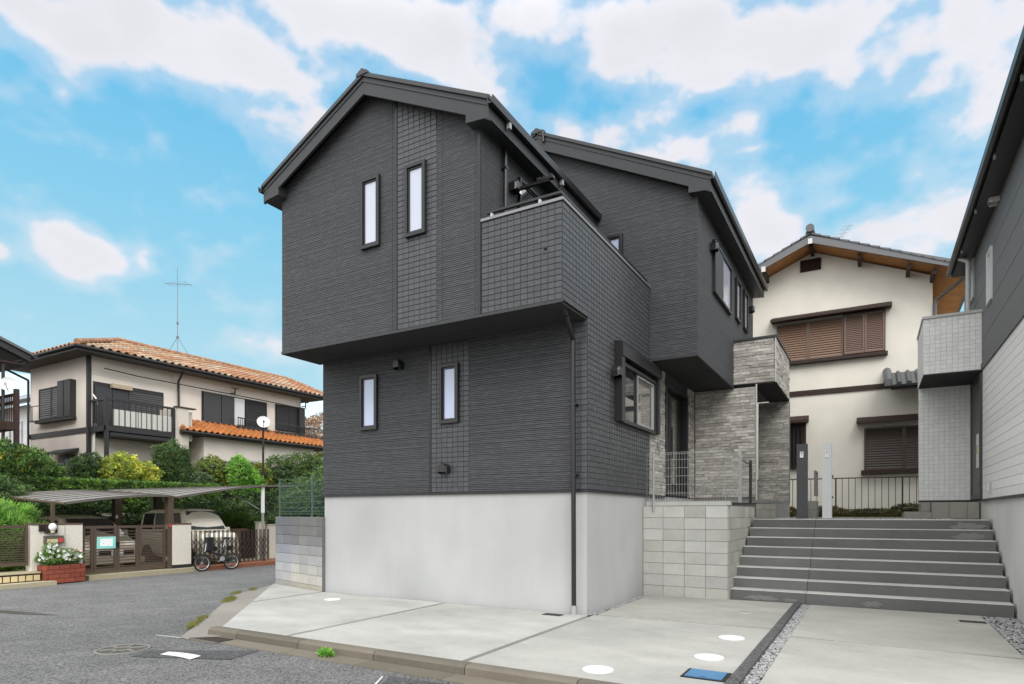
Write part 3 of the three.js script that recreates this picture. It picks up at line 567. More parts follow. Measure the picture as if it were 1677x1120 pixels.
// balcony and porch in square white tiles
{
  const B = { x0: .955, x1: RX, y0: 4.46, y1: 5.66, z: -15.5 }, W = { x0: .95, z: -17.0, y0: 1.9 };
  part(right, 'balcony', q().box(B.x0, B.x1 + .02, B.y0 + .03, B.y1 - .02, B.z - .12, B.z - .012).box(B.x0, B.x0 + .12, B.y0 + .03, B.y1 - .02, -17.3, B.z - .121).box(B.x0, B.x1 + .02, B.y0 + .03, B.y0 + .5, -17.3, B.z - .121), mat([.5, .5, .48], .9));
  part(right, 'balcony_soffit', q().box(B.x0 - .008, B.x1 + .02, B.y0, B.y0 + .028, -17.32, B.z + .004), M.soffitDark);
  part(right, 'balcony_cap', q().box(B.x0 - .03, B.x1 + .0, B.y1 - .018, B.y1 + .035, B.z - .15, B.z + .03).box(B.x0 - .03, B.x0 + .15, B.y1 - .018, B.y1 + .035, -17.3, B.z - .151), mat([.47, .46, .43], .5));
  part(right, 'porch_wall', q().box(W.x0, RX + .03, W.y0, B.y0, W.z - .2, W.z - .012), mat([.5, .5, .48], .9));
  part(right, 'base_flashing', q().box(W.x0 - .01, RX, W.y0 - .045, W.y0 - .002, W.z - .1, W.z + .012), M.frame);
  const P = new Pieces(), r = rng(41);
  const field = (axis, s, a0, a1, y0, y1, plane, w, h, bonus) => { const c = Math.round((a1 - a0) / w), n = Math.round((y1 - y0) / h), cw = (a1 - a0) / c, ch = (y1 - y0) / n; for (let i = 0; i < c; i++) for (let k = 0; k < n; k++) { const t = .97 + r() * .09, off = [r(), r()]; P.add(bonus + r() * .001, (G) => { G.off = off; G.piece(axis, s, a0 + i * cw + .002, a0 + (i + 1) * cw - .002, y0 + k * ch + .002, y0 + (k + 1) * ch - .002, plane, .010, .003, [t, t, t]); G.off = [0, 0]; }); } };
  field('z', 1, B.x0, B.x1 - .005, B.y0 + .035, B.y1 - .02, B.z - .012, .1, .09, 2); field('x', -1, -17.3, B.z - .012, B.y0 + .035, B.y1 - .02, B.x0, .12, .09, .5); field('z', 1, W.x0, RX - .02, W.y0, B.y0 - .002, W.z - .012, .1, .09, 1);
  P.emit(right, 'tile', M.whiteBoard, 'tiles');
  // door seen edge-on in the side wall, with a paper taped to it
  part(right, 'door_frame', q().frame('x', -16.9, -15.52, 1.9, 4.44, .09, RX - .035, RX + .05), mat([.055, .056, .056], .5));
  const d = part(right, 'front_door', q().wbox('x', -16.8, -15.62, 1.99, 4.34, RX - .012, RX + .03), mat([.10, .102, .10], .5));
  part(d, 'taped_paper', q().wbox('x', -16.15, -15.85, 2.55, 3.25, RX - .02, RX - .013), mat([.75, .75, .74], .8));
  part(d, 'taped_paper', q().wbox('x', -16.10, -15.95, 2.85, 3.02, RX - .024, RX - .021), mat([.42, .5, .1], .8));
  for (const y of [2.15, 3.2, 4.1]) part(d, 'hinge', q().wbox('x', -15.63, -15.58, y, y + .1, RX - .04, RX - .013), M.frame);
  part(right, 'outlet_cover', q().wbox('x', -14.62, -14.44, 2.03, 2.17, RX - .05, RX), mat([.7, .7, .7], .5)); part(right, 'outlet_cover', q().wbox('x', -14.43, -14.38, 1.98, 2.18, RX - .03, RX), M.metalGrey);
  // plinth
  for (const [x0, x1, y0, y1, z] of [[1.12, 1.42, 1.49, 1.84, -15.9], [1.425, 1.73, 1.49, 1.84, -15.9], [1.735, RX, 1.49, 1.84, -15.9], [.62, 1.115, 1.49, 1.64, -15.9], [.95, 1.115, 1.645, 1.84, -16.2]]) part(right, 'plinth_block', q().piece('z', 1, x0, x1, y0, y1, z - .05, .06, .006, [.72, .70, .65]), M.block);
  part(right, 'plinth', q().box(.63, RX + .02, 1.4, 1.63, -17.3, -15.94).box(1.125, RX + .02, 1.6, 1.838, -17.3, -15.95).box(.96, 1.12, 1.6, 1.838, -17.3, -16.25), M.mortar);
}

// ---------------------------------------------------------------- cream house behind
const BZ = -22;
const cream = thing('cream_house', 'cream plastered house with a tiled gable and brown shutters, behind the stairs', 'house', [-1.6, 1.5, -25]);
part(cream, 'wall', q().prism([[-4.8, 1.2], [1.57, 1.2], [1.57, 8.6], [-1.61, 9.95], [-4.8, 8.6]], -30, BZ), M.cream);
part(cream, 'belt_board', q().box(-4.8, 1.2, 5.39, 5.55, BZ, BZ + .04), M.darkWood);
const BE = 8.62, BR = 10.12, K45 = (BR - 8.42) / 3.78, bz = BZ + .9;
part(cream, 'soffit', q().prism([[-5.7, 8.30], [-1.61, BR - .16], [-1.61, BR - .10], [-5.7, 8.36]], -30.5, bz).prism([[-1.609, BR - .10], [-1.609, BR - .16], [2.47, 8.30], [2.47, 8.36]], -30.5, bz), M.soffitWood);
part(cream, 'barge_board', q().prism([[-5.7, 8.24], [-1.61, BR - .22], [-1.61, BR], [-5.7, 8.46]], bz, bz + .05).prism([[-1.609, BR], [-1.609, BR - .22], [2.47, 8.24], [2.47, 8.46]], bz, bz + .05), mat([.14, .14, .145], .6));
for (const x of [-4.3, -2.95, -1.61, -.3, .95, 1.55]) { const y = BR - .16 - Math.abs(x + 1.61) * K45; part(cream, 'purlin', q().box(x - .05, x + .05, y - .15, y - .01, BZ, bz - .12), M.darkWood); }
for (const x of [-2.95, -1.61]) { const y = BR - .10 - Math.abs(x + 1.61) * K45; part(cream, 'purlin_cap', q().box(x - .06, x + .06, y - .16, y + .0, bz + .051, bz + .075), mat([.6, .6, .58], .6)); }
part(cream, 'gable_vent', q().box(-1.97, -1.37, 9.36, 9.72, BZ, BZ + .06), M.darkWood);
for (let k = 0; k < 5; k++) part(cream, 'vent_slat', q().quad([-1.95, 9.39 + k * .066, BZ + .09], [-1.39, 9.39 + k * .066, BZ + .09], [-1.39, 9.44 + k * .066, BZ + .061], [-1.95, 9.44 + k * .066, BZ + .061]), M.darkWood);
// roof tiles: the courses show along the verge
{
  const P = new Pieces(), r = rng(17);
  for (const s of [-1, 1]) for (let k = 0; k < 16; k++) {
    const a = k * .26, b = a + .285, X = (d) => -1.61 + s * d, Y = (d) => BR + .01 - d * K45;
    for (let j = 0; j < 2; j++) { const t = .85 + r() * .4, z1 = bz + .07 - j * .28, z0 = z1 - .275;
      P.add(s === 1 ? 2 - j : 1 - j, (G) => { const top = (d, o) => [X(d), Y(d) + o]; const pts = [top(a, .03), top(b, .03), top(b, .095), top(a, .06)]; G.prism(s > 0 ? pts : pts.reverse(), z0, z1, [t, t, t * 1.03]); }); }
  }
  P.emit(cream, 'roof_tile', M.kawara, 'roof_tiles');
  part(cream, 'roof_slope', q().prism([[-5.78, 8.47], [-1.61, BR + .005], [-1.61, BR + .05], [-5.78, 8.52]], -30.5, bz - .5).prism([[-1.609, BR + .05], [-1.609, BR + .005], [2.55, 8.3], [2.55, 8.35]], -30.5, bz - .5), M.kawara);
  const rg = q(); for (let k = 0; k < 3; k++) rg.box(-1.74 + k * .02, -1.48 - k * .02, BR + .06 + k * .055, BR + .113 + k * .055, -30, bz + .05, [1, 1, 1]); rg.rod([-1.61, BR + .24, bz + .14], [-1.61, BR + .24, -30], .085, 10).rod([-1.61, BR + .19, bz + .17], [-1.61, BR + .19, bz + .05], .12, 12);
  part(cream, 'ridge_tile', rg, M.kawara);
}
part(cream, 'rain_pipe', q().path([[2.3, 8.25, -21.5], [1.66, 7.85, -21.9], [1.62, 7.75, -21.93], [1.62, 5.5, -21.93]], .05, 8), mat([.12, .115, .11], .5));
// upper shutters
const SBk = [1, 1, 1];
for (const [a, b] of [[-2.66, -1.74], [-1.73, -.74]]) shutter(cream, 'z', 1, a, b, 6.52, 7.72, BZ + .04, { mat: M.shutterBrown, pitch: .075, fc: [.8, .8, .8], sc: [1.15, 1.1, 1.05] });
for (const [a, b] of [[-.72, -.17], [-.16, .36]]) shutter(cream, 'z', 1, a, b, 6.53, 7.74, BZ + .12, { mat: M.shutterBrown, pitch: .055, fc: [.8, .8, .85], sc: [.95, 1.0, 1.15] });
part(cream, 'shutter_case', q().box(-.74, .38, 6.5, 7.77, BZ, BZ + .115), M.darkWood);
part(cream, 'window_sill', q().box(-2.74, .44, 6.40, 6.5, BZ, BZ + .20), M.darkWood);
const awning = (x0, x1, y, d) => { part(cream, 'awning', q().prismX([[BZ, y - .10], [BZ + d, y - .14], [BZ + d, y - .09], [BZ, y + .1]], x0, x1).box(x0, x1, y - .15, y - .075, BZ + d, BZ + d + .05), M.darkWood); };
awning(-2.82, .54, 7.92, .42);
// lower windows
for (const [a, b] of [[-.18, .86], [.87, 1.5]]) shutter(cream, 'z', 1, a, b, 2.93, 4.22, BZ + .05, { mat: M.shutterBrown, pitch: .075, fc: [.30, .30, .27], sc: [.28, .31, .32] });
part(cream, 'window_sill', q().box(-.26, 1.55, 2.80, 2.92, BZ, BZ + .22), M.darkWood); awning(-.38, 1.55, 4.47, .42);
part(cream, 'window', q().frame('z', -2.6, -1.80, 3.05, 4.5, .07, BZ, BZ + .1), M.darkWood); part(cream, 'pane', q().box(-2.54, -1.86, 3.11, 4.44, BZ + .01, BZ + .03), M.darkGlass);
for (let k = 0; k < 6; k++) part(cream, 'window_bar', q().box(-2.52 + k * .12, -2.49 + k * .12, 3.0, 4.5, BZ + .12, BZ + .15), M.darkWood);
awning(-2.7, -1.72, 4.65, .3);
// small tiled roof over a lower projection on its right
{
  part(cream, 'porch_roof', q().prismX([[BZ + 1.15, 5.22], [BZ + 1.2, 5.28], [BZ, 5.85], [BZ, 5.75]], .42, 4.2), M.kawara);
  part(cream, 'porch_soffit', q().prismX([[BZ + 1.1, 5.14], [BZ + 1.1, 5.2], [BZ, 5.74], [BZ, 5.6]], .5, 4.2), M.darkWood);
  for (let i = 0; i < 5; i++) for (let k = 0; k < 5; k++) { const x = .46 + i * .24, z = BZ + 1.2 - k * .22, y = 5.30 + k * .105; part(cream, 'roof_tile', q().rod([x, y, z], [x, y + .115, z - .25], .065, 8, [1, 1, 1.04], .058), M.kawara); }
  part(cream, 'ridge_tile', q().rod([.42, 5.36, BZ + 1.2], [.42, 5.92, BZ], .11, 8).box(.34, .50, 5.25, 5.45, BZ + 1.19, BZ + 1.27), M.kawara);
}
// aerial on that roof
{
  const a = thing('tv_aerial', 'small slanted fishbone aerial on the grey tiled roof of the cream house', 'aerial', [-.9, 9.9, -23]);
  part(a, 'mast', q().rod([-.95, 9.9, -23], [-.95, 10.75, -23], .018, 6), M.metalGrey); part(a, 'boom', q().rod([-1.25, 10.2, -23], [-.6, 11.0, -23], .014, 6), M.metalGrey);
  for (let k = 0; k < 6; k++) { const t = .3 + k * .13, x = lerp(-1.25, -.6, t), y = lerp(10.2, 11.0, t); part(a, 'element', q().rod([x - .14, y + .06, -23.1], [x + .14, y - .04, -22.9], .008, 5), M.metalGrey); }
}
// iron fence in front of it
{
  const f = thing('iron_fence', 'thin dark iron railing in front of the cream house', 'fence', [-.5, 1.5, -20.6]), m = mat([.05, .04, .03], .6);
  part(f, 'rail', q().rod([-3.6, 2.64, -20.6], [1.8, 2.63, -20.6], .018, 6), m); part(f, 'rail', q().rod([-3.6, 1.72, -20.6], [1.8, 1.72, -20.6], .014, 6), m);
  for (let k = 0; k < 32; k++) { const x = -3.55 + k * .166; part(f, 'bar', q().rod([x, 1.6, -20.6], [x, 2.63, -20.6], k % 10 === 6 ? .024 : .010, 6), m); }
}

// ---------------------------------------------------------------- plants
const leafGeo = (() => {                                             // a spray of seven pointed leaves
  const g = q(), r = rng(3);
  for (let i = 0; i < 7; i++) {
    const t = i * 2.4, e = .1 + r() * 1.1, d = V(Math.cos(t) * Math.cos(e), Math.sin(e), Math.sin(t) * Math.cos(e)), s = V(-Math.sin(t), .3 * (r() - .5), Math.cos(t)).normalize(), o = d.clone().multiplyScalar(.25 + r() * .3);
    const P = (a, b, h) => { const v = o.clone().addScaledVector(d, a).addScaledVector(s, b); return [v.x, v.y + h, v.z]; };
    g.tri(P(0, 0, 0), P(.32, .17, .03), P(.75, 0, -.06)).tri(P(0, 0, 0), P(.75, 0, -.06), P(.32, -.17, .03));
  }
  return g.geo();
})();
const needleGeo = (() => { const g = q(), r = rng(4); for (let i = 0; i < 9; i++) { const t = i * 2.4, e = .5 + r() * .9, d = V(Math.cos(t) * Math.cos(e), Math.sin(e), Math.sin(t) * Math.cos(e)), s = V(-Math.sin(t), 0, Math.cos(t)); const P = (a, b) => { const v = d.clone().multiplyScalar(a).addScaledVector(s, b); return [v.x, v.y, v.z]; }; g.tri(P(0, -.05), P(0, .05), P(1.1, .02)).tri(P(0, -.05), P(1.1, .02), P(1.1, -.02)); } return g.geo(); })();
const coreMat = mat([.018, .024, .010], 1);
function foliage(parent, blobs, o) {
  const r = rng(o.seed), Q4 = new THREE.Quaternion(), E = new THREE.Euler(), m4 = new THREE.Matrix4(), col = new THREE.Color();
  const tot = blobs.reduce((s, b) => s + (b[3] * b[4] + b[4] * b[5] + b[3] * b[5]), 0), n = o.n;
  const mesh = new THREE.InstancedMesh(o.needle ? needleGeo : leafGeo, M.leaf, n); let k = 0;
  blobs.forEach((b, bi) => {
    const c = bi === blobs.length - 1 ? n - k : Math.round(n * (b[3] * b[4] + b[4] * b[5] + b[3] * b[5]) / tot);
    for (let i = 0; i < c; i++, k++) {
      let x, y, z;
      if (o.box) { const f = r(); x = r() * 2 - 1; y = r() * 2 - 1; z = r() * 2 - 1; const w = .86 + r() * .2; if (f < .42) y = w; else if (f < .9) x = w; else z = r() < .5 ? -w : w; }
      else { const ph = r() * 6.283, cy = r() * 2 - 1, s = Math.sqrt(1 - cy * cy); const w = (.62 + .40 * noise3(Math.cos(ph) * s * 3.2 + bi * 7, cy * 3.2 + o.seed, Math.sin(ph) * s * 3.2) + .22 * noise3(Math.cos(ph) * s * 8 + bi * 7, cy * 8 + o.seed, Math.sin(ph) * s * 8)) * (.76 + .30 * Math.sqrt(r())); x = Math.cos(ph) * s * w; y = cy * w; z = Math.sin(ph) * s * w; }
      const px = b[0] + x * b[3], py = b[1] + y * b[4], pz = b[2] + z * b[5];
      E.set((r() - .5) * 1.6, r() * 6.28, (r() - .5) * 1.6); Q4.setFromEuler(E);
      const s = o.leaf * (.8 + r() * .75);
      m4.compose(V(px, py, pz).sub(origin.get(parent)), Q4, V(s, s, s)); mesh.setMatrixAt(k, m4);
      const pal = o.colors, t = noise3(px * 3.1, py * 3.1, pz * 3.1 + o.seed) * .75 + r() * .25, a = pal[Math.min(pal.length - 1, Math.floor(t * pal.length))], v = .75 + r() * 1.5;
      col.setRGB(a[0] * v, a[1] * v, a[2] * v); mesh.setColorAt(k, col);
    }
  });
  mesh.name = o.part ?? 'crown'; mesh.userData = { kind: 'stuff' }; mesh.castShadow = mesh.receiveShadow = true; origin.set(mesh, origin.get(parent)); parent.add(mesh);
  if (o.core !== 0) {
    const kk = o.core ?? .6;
    for (const b of blobs) { const g = q(); if (o.box) g.box(b[0] - b[3] * .86, b[0] + b[3] * .86, b[1] - b[4], b[1] + b[4] * .84, b[2] - b[5] * .93, b[2] + b[5] * .93); else { const s = new THREE.IcosahedronGeometry(1, 2); s.scale(b[3] * kk, b[4] * kk, b[5] * kk); s.translate(b[0], b[1], b[2]); g.add(s); } part(parent, 'dark_core', g, coreMat); }  // solid dark core added inside each crown to block light coming through
  }
  return mesh;
}
function plant(name, label, category, base, blobs, o, group) {
  const t = thing(name, label, category, base, group); foliage(t, blobs, o);
  if (o.trunk) { const b = blobs[0], s = part(t, 'trunk', q().rod([base[0], base[1] - .1, base[2]], [b[0], b[1], b[2]], o.trunk, 8, WHITE, o.trunk * .6), M.bark); void s; }
  return t;
}
const DG = [[.030, .062, .014], [.042, .085, .018], [.06, .11, .022]], MG = [[.05, .11, .018], [.075, .15, .024], [.10, .19, .03]], BG = [[.08, .20, .02], [.12, .27, .03], [.17, .33, .05]];
const YL = [[.30, .32, .04], [.42, .42, .06], [.18, .23, .03]], YG = [[.10, .16, .02], [.17, .22, .03], [.06, .10, .02]], HG = [[.07, .15, .02], [.11, .21, .025], [.05, .10, .02]];
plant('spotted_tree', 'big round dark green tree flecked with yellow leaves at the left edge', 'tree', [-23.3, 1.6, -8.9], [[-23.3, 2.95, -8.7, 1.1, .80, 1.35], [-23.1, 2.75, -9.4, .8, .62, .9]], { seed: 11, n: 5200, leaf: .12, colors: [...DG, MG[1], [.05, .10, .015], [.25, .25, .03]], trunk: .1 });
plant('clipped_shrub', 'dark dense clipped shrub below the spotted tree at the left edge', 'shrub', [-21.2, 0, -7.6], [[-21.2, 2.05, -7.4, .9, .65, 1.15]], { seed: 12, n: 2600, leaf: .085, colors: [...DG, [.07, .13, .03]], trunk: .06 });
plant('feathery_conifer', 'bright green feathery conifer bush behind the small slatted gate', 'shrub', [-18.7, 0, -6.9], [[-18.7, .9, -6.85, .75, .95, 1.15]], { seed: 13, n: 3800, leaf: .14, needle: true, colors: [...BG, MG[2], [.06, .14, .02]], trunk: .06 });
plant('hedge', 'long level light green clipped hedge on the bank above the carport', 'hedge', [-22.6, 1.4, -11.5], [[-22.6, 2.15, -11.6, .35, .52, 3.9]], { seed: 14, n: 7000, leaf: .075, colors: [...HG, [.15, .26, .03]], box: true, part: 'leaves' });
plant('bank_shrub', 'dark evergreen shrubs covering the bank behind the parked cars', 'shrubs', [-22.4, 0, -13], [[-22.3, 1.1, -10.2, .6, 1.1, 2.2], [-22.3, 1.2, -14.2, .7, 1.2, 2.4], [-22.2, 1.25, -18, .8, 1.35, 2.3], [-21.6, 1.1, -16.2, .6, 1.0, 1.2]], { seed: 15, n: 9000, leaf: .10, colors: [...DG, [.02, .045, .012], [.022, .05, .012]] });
plant('round_shrub', 'small dark round shrub between the spotted tree and the yellow shrub', 'shrub', [-23.6, 1.6, -11.3], [[-23.6, 3.0, -11.35, .5, .65, .55]], { seed: 16, n: 1500, leaf: .075, colors: DG, trunk: .05 });
plant('yellow_shrub', 'bright yellow-leaved rounded shrub in front of the orange-roofed house', 'shrub', [-23.3, 1.6, -12.5], [[-23.3, 3.0, -12.3, .7, .68, .8], [-23.2, 2.85, -12.9, .6, .62, .75]], { seed: 17, n: 3400, leaf: .085, colors: [...YL, [.36, .38, .05]], trunk: .05 });
plant('upright_shrub', 'tall dark green upright shrub right of the yellow shrub', 'shrub', [-23.3, 1.6, -14.2], [[-23.3, 3.3, -14.15, .62, 1.0, .75]], { seed: 18, n: 2800, leaf: .075, colors: [...DG, [.05, .115, .035], [.07, .14, .04]], trunk: .06 });
plant('low_shrub', 'low grey-green shrub at the foot of the tall upright shrub', 'shrub', [-22.9, 1.6, -14.9], [[-22.9, 2.75, -15.0, .5, .45, .6]], { seed: 28, n: 1300, leaf: .07, colors: [[.06, .10, .04], [.08, .13, .05], [.05, .08, .03]], trunk: .04 });
plant('mixed_shrub', 'yellow and green shrub with reddish tips below the orange pent roof', 'shrub', [-23.3, 1.6, -16.2], [[-23.3, 3.1, -15.9, .65, .75, .8], [-23.2, 3.0, -17.9, .6, .75, .7]], { seed: 19, n: 3600, leaf: .085, colors: [...YG, [.24, .27, .03], [.16, .10, .04]], trunk: .05 });
plant('bright_shrub', 'bright fresh green loose shrub standing before the satellite dish pole', 'shrub', [-22.7, 1.4, -16.9], [[-22.7, 3.1, -16.7, .5, .9, .55], [-22.6, 2.7, -17.1, .5, .7, .6]], { seed: 20, n: 2600, leaf: .09, colors: [...BG, MG[2]], trunk: .05 });
plant('dark_shrub', 'large dark green shrub against the left edge of the dark house', 'shrub', [-23.3, 1.5, -20], [[-23.3, 3.2, -19.2, .9, .95, 1.0], [-23.3, 3.4, -20.6, 1.0, 1.0, 1.1], [-23.4, 3.5, -22, 1.0, 1.0, 1.1]], { seed: 21, n: 5200, leaf: .10, colors: [...DG, [.07, .12, .02], [.10, .15, .02]], trunk: .07 });
plant('fence_shrub', 'thick green shrubs pressing against the green wire fence', 'shrubs', [-19.2, 0, -18], [[-18.9, 1.5, -17.2, 1.2, 1.65, 1.5], [-19.2, 1.7, -19.4, 1.3, 1.75, 1.5]], { seed: 22, n: 5200, leaf: .12, colors: [...DG, [.08, .13, .02], [.11, .16, .03]], trunk: .07 });
plant('cloud_topiary', 'low bright green shrub clipped into flat layers beside the white car', 'shrub', [-20, 0, -14.9], [[-20, 1.28, -15.0, .6, .2, .72], [-20.1, 1.47, -14.6, .5, .17, .55]], { seed: 23, n: 2600, leaf: .07, needle: true, colors: [...MG, BG[0]], trunk: .05 });
plant('bare_tree', 'pale brown half-bare tree far behind, between the orange roof and the dark house', 'tree', [-46.5, 0, -43], [[-46.5, 8.0, -43, 3, 3.2, 3], [-48, 6.5, -44, 2.5, 2.6, 2.5]], { seed: 24, n: 2600, leaf: .3, colors: [[.20, .13, .08], [.26, .18, .12], [.15, .11, .07]], core: 0, trunk: .25 });
plant('far_tree', 'dark green tree far behind the end of the orange pent roof', 'tree', [-40, 0, -41], [[-40, 4.2, -41, 2.5, 2.4, 2.5]], { seed: 25, n: 1500, leaf: .3, colors: DG, trunk: .2 });
// shrubs by the cream house's railing
plant('railing_shrub', 'low dark ground shrubs along the foot of the iron railing', 'shrubs', [-.5, 1.45, -20.2], [[-2.4, 1.57, -20.3, .7, .2, .3], [-1.1, 1.58, -20.3, .6, .2, .3], [.0, 1.54, -20.2, .8, .16, .3], [1.0, 1.60, -20.3, .6, .24, .3]], { seed: 26, n: 3200, leaf: .06, colors: [[.035, .045, .014], [.06, .06, .016], [.10, .085, .022], [.04, .06, .015]], core: .6 });
{ const g = q(), r = rng(27); for (let i = 0; i < 2600; i++) { const x = -2.3 + r() * 4, z = -20.2 + r() * 1.2, h = .03 + r() * .06, t = [.10 + r() * .06, .10 + r() * .04, .025]; g.tri([x - .008, 1.455, z], [x + .008, 1.455, z], [x + (r() - .5) * .05, 1.455 + h, z + (r() - .5) * .05], t); } stuff('grass', g, M.plain, 'olive grass strip in front of the iron railing', 'grass'); }

// ---------------------------------------------------------------- orange-roofed house across the side street
const OX = -25.5, OZ = -12.3;
const oh = thing('orange_roofed_house', 'two-storey beige house with orange tiled roofs and dark shutters across the side street', 'house', [-28, 1.5, -17.5]);
part(oh, 'wall', q().box(-30.08, OX, 1.2, 7.62, -22.35, OZ), M.houseStucco);
part(oh, 'belt_board', q().box(-30.1, OX + .02, 4.66, 4.86, OZ, OZ + .03), M.houseDark); part(oh, 'corner_post', q().box(OX - .10, OX + .03, 1.3, 7.55, OZ - .08, OZ + .045), M.houseDark);
for (let k = 0; k < 4; k++) part(oh, 'wall_board', q().box(OX, OX + .012, 6.86 + k * .17, 7.02 + k * .17, -15.6, OZ - .1), mat([.62, .57, .50], .85));
const RE = 7.72, RR = 8.95, rx0 = -31.0, rx1 = -24.75, rxm = -27.85, rz0 = -11.55, rz1 = -23.5;
part(oh, 'soffit', q().box(rx0 + .06, rx1 - .06, RE - .16, RE - .12, rz1 + .1, rz0 - .06), mat([.10, .085, .075], .8));
part(oh, 'fascia', q().box(rx1 - .055, rx1 - .02, RE - .20, RE + .0, rz1 + .05, rz0).box(rx0, rx1 - .056, RE - .20, RE + .0, rz0 - .035, rz0), M.houseDark);
{ const g = q(); for (const [a, b] of [[[rx1 + .03, RE - .06, rz1], [rx1 + .03, RE - .06, rz0 + .05]], [[rx0, RE - .06, rz0 + .05], [rx1 + .03, RE - .06, rz0 + .05]]]) g.rod(a, b, .06, 8); part(oh, 'gutter', g, M.houseDark); }
part(oh, 'rain_pipe', q().path([[rx1, RE - .1, -15.6], [OX + .08, 7.2, -15.75], [OX + .08, 5.2, -15.78]], .045, 8).path([[rx0 + .3, RE - .15, rz0], [-30.12, 7.1, OZ + .06], [-30.12, 1.5, OZ + .06]], .045, 8), M.houseDark);
const hip = 3.1;                                                     // hip at the near end, gable at the far end
part(oh, 'roof_slope', q().poly([[rx1, RE, rz0], [rx1, RE, rz1], [rxm, RR, rz1], [rxm, RR, rz0 - hip]]).poly([[rx0, RE, rz0], [rxm, RR, rz0 - hip], [rxm, RR, rz1], [rx0, RE, rz1]]).poly([[rx0, RE, rz0], [rx1, RE, rz0], [rxm, RR, rz0 - hip]]).poly([[rx0, RE, rz1], [rxm, RR, rz1], [rx1, RE, rz1]]), mat([.22, .075, .03], .8));
// a Spanish tile: barrel and trough, lying along dir (down-slope) from its upper edge
function tileAt(G, o, across, down, nrm, w, l, c) {
  const P = (a, d, h) => [o[0] + across[0] * a + down[0] * d + nrm[0] * h, o[1] + across[1] * a + down[1] * d + nrm[1] * h, o[2] + across[2] * a + down[2] * d + nrm[2] * h];
  const pf_ = [[0, .012], [.1, .05], [.3, .078], [.5, .05], [.6, .012], [.8, 0], [1, .012]];
  for (let i = 0; i < pf_.length - 1; i++) { const [a, h] = pf_[i], [b, k] = pf_[i + 1]; G.quad(P(a * w, 0, h), P(b * w, 0, k), P(b * w, l, k + .028), P(a * w, l, h + .028), c); G.quad(P(a * w, l, h + .028), P(b * w, l, k + .028), P(b * w, l, k), P(a * w, l, h), c); }
}
{
  const P = new Pieces(), r = rng(51), run = rx1 - rxm, rise = RR - RE, sl = Math.hypot(run, rise), dn = [run / sl, -rise / sl, 0], nr = [rise / sl, run / sl, 0];
  const w = .30, l = .33, nz = Math.floor((rz0 - rz1) / w), nr_ = Math.ceil(sl / (l - .03));
  for (let i = 0; i < nz; i++) for (let k = 0; k < nr_; k++) {
    const z = rz0 - (i + 1) * w, d = sl - (k + 1) * (l - .03), inset = hip * (1 - d / sl); if (d < -.2 || z + w > rz0 - inset + .15) continue;
    const t = .85 + r() * .5, hilite = sst(.35, .7, noise3(i * .35, k * .6, 4)), c = [t * lerp(.9, 1.02, hilite), t * lerp(.9, 1.75, hilite), t * lerp(.85, 2.5, hilite)];  // pale patches are white highlights of the roof put into tile colour
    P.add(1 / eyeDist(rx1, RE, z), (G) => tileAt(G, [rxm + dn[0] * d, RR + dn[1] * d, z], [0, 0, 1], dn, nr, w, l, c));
  }
  const s2 = Math.hypot(hip, rise), d2 = [0, -rise / s2, hip / s2], n2 = [0, hip / s2, rise / s2], nx = Math.floor((rx1 - rx0) / w);
  for (let i = 0; i < nx; i++) for (let k = 0; k < 11; k++) { const x = rx0 + i * w, d = s2 - (k + 1) * (l - .03); if (d < -.2) continue; const half = (rx1 - rx0) / 2 * Math.max(0, d / s2); if (Math.abs(x + w / 2 - rxm) > half + .1) continue; const t = .8 + r() * .4; P.add((k < 2 ? .03 : 0) + .02, (G) => tileAt(G, [x, RR + d2[1] * d, rz0 - hip + d2[2] * d], [1, 0, 0], d2, n2, w, l, [t, t, t])); }
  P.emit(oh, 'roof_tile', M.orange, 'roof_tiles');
  const cap = (a, b, n) => { for (let i = 0; i < n; i++) { const t0 = i / n, t1 = (i + 1.12) / n, A = a.map((v, k) => lerp(v, b[k], t0)), B = a.map((v, k) => lerp(v, b[k], Math.min(1, t1))); const t = .9 + r() * .4; part(oh, 'ridge_tile', q().rod(A, B, .115, 10, [t, t * 1.15, t * 1.3], .095), M.orange); } };
  cap([rxm, RR + .07, rz0 - hip + .1], [rxm, RR + .07, rz1 - .05], 36); cap([rx1, RE + .08, rz0], [rxm, RR + .07, rz0 - hip], 14); cap([rx0, RE + .08, rz0], [rxm, RR + .07, rz0 - hip], 14); cap([rx1 + .02, RE + .07, rz1], [rxm, RR + .07, rz1], 11);
}
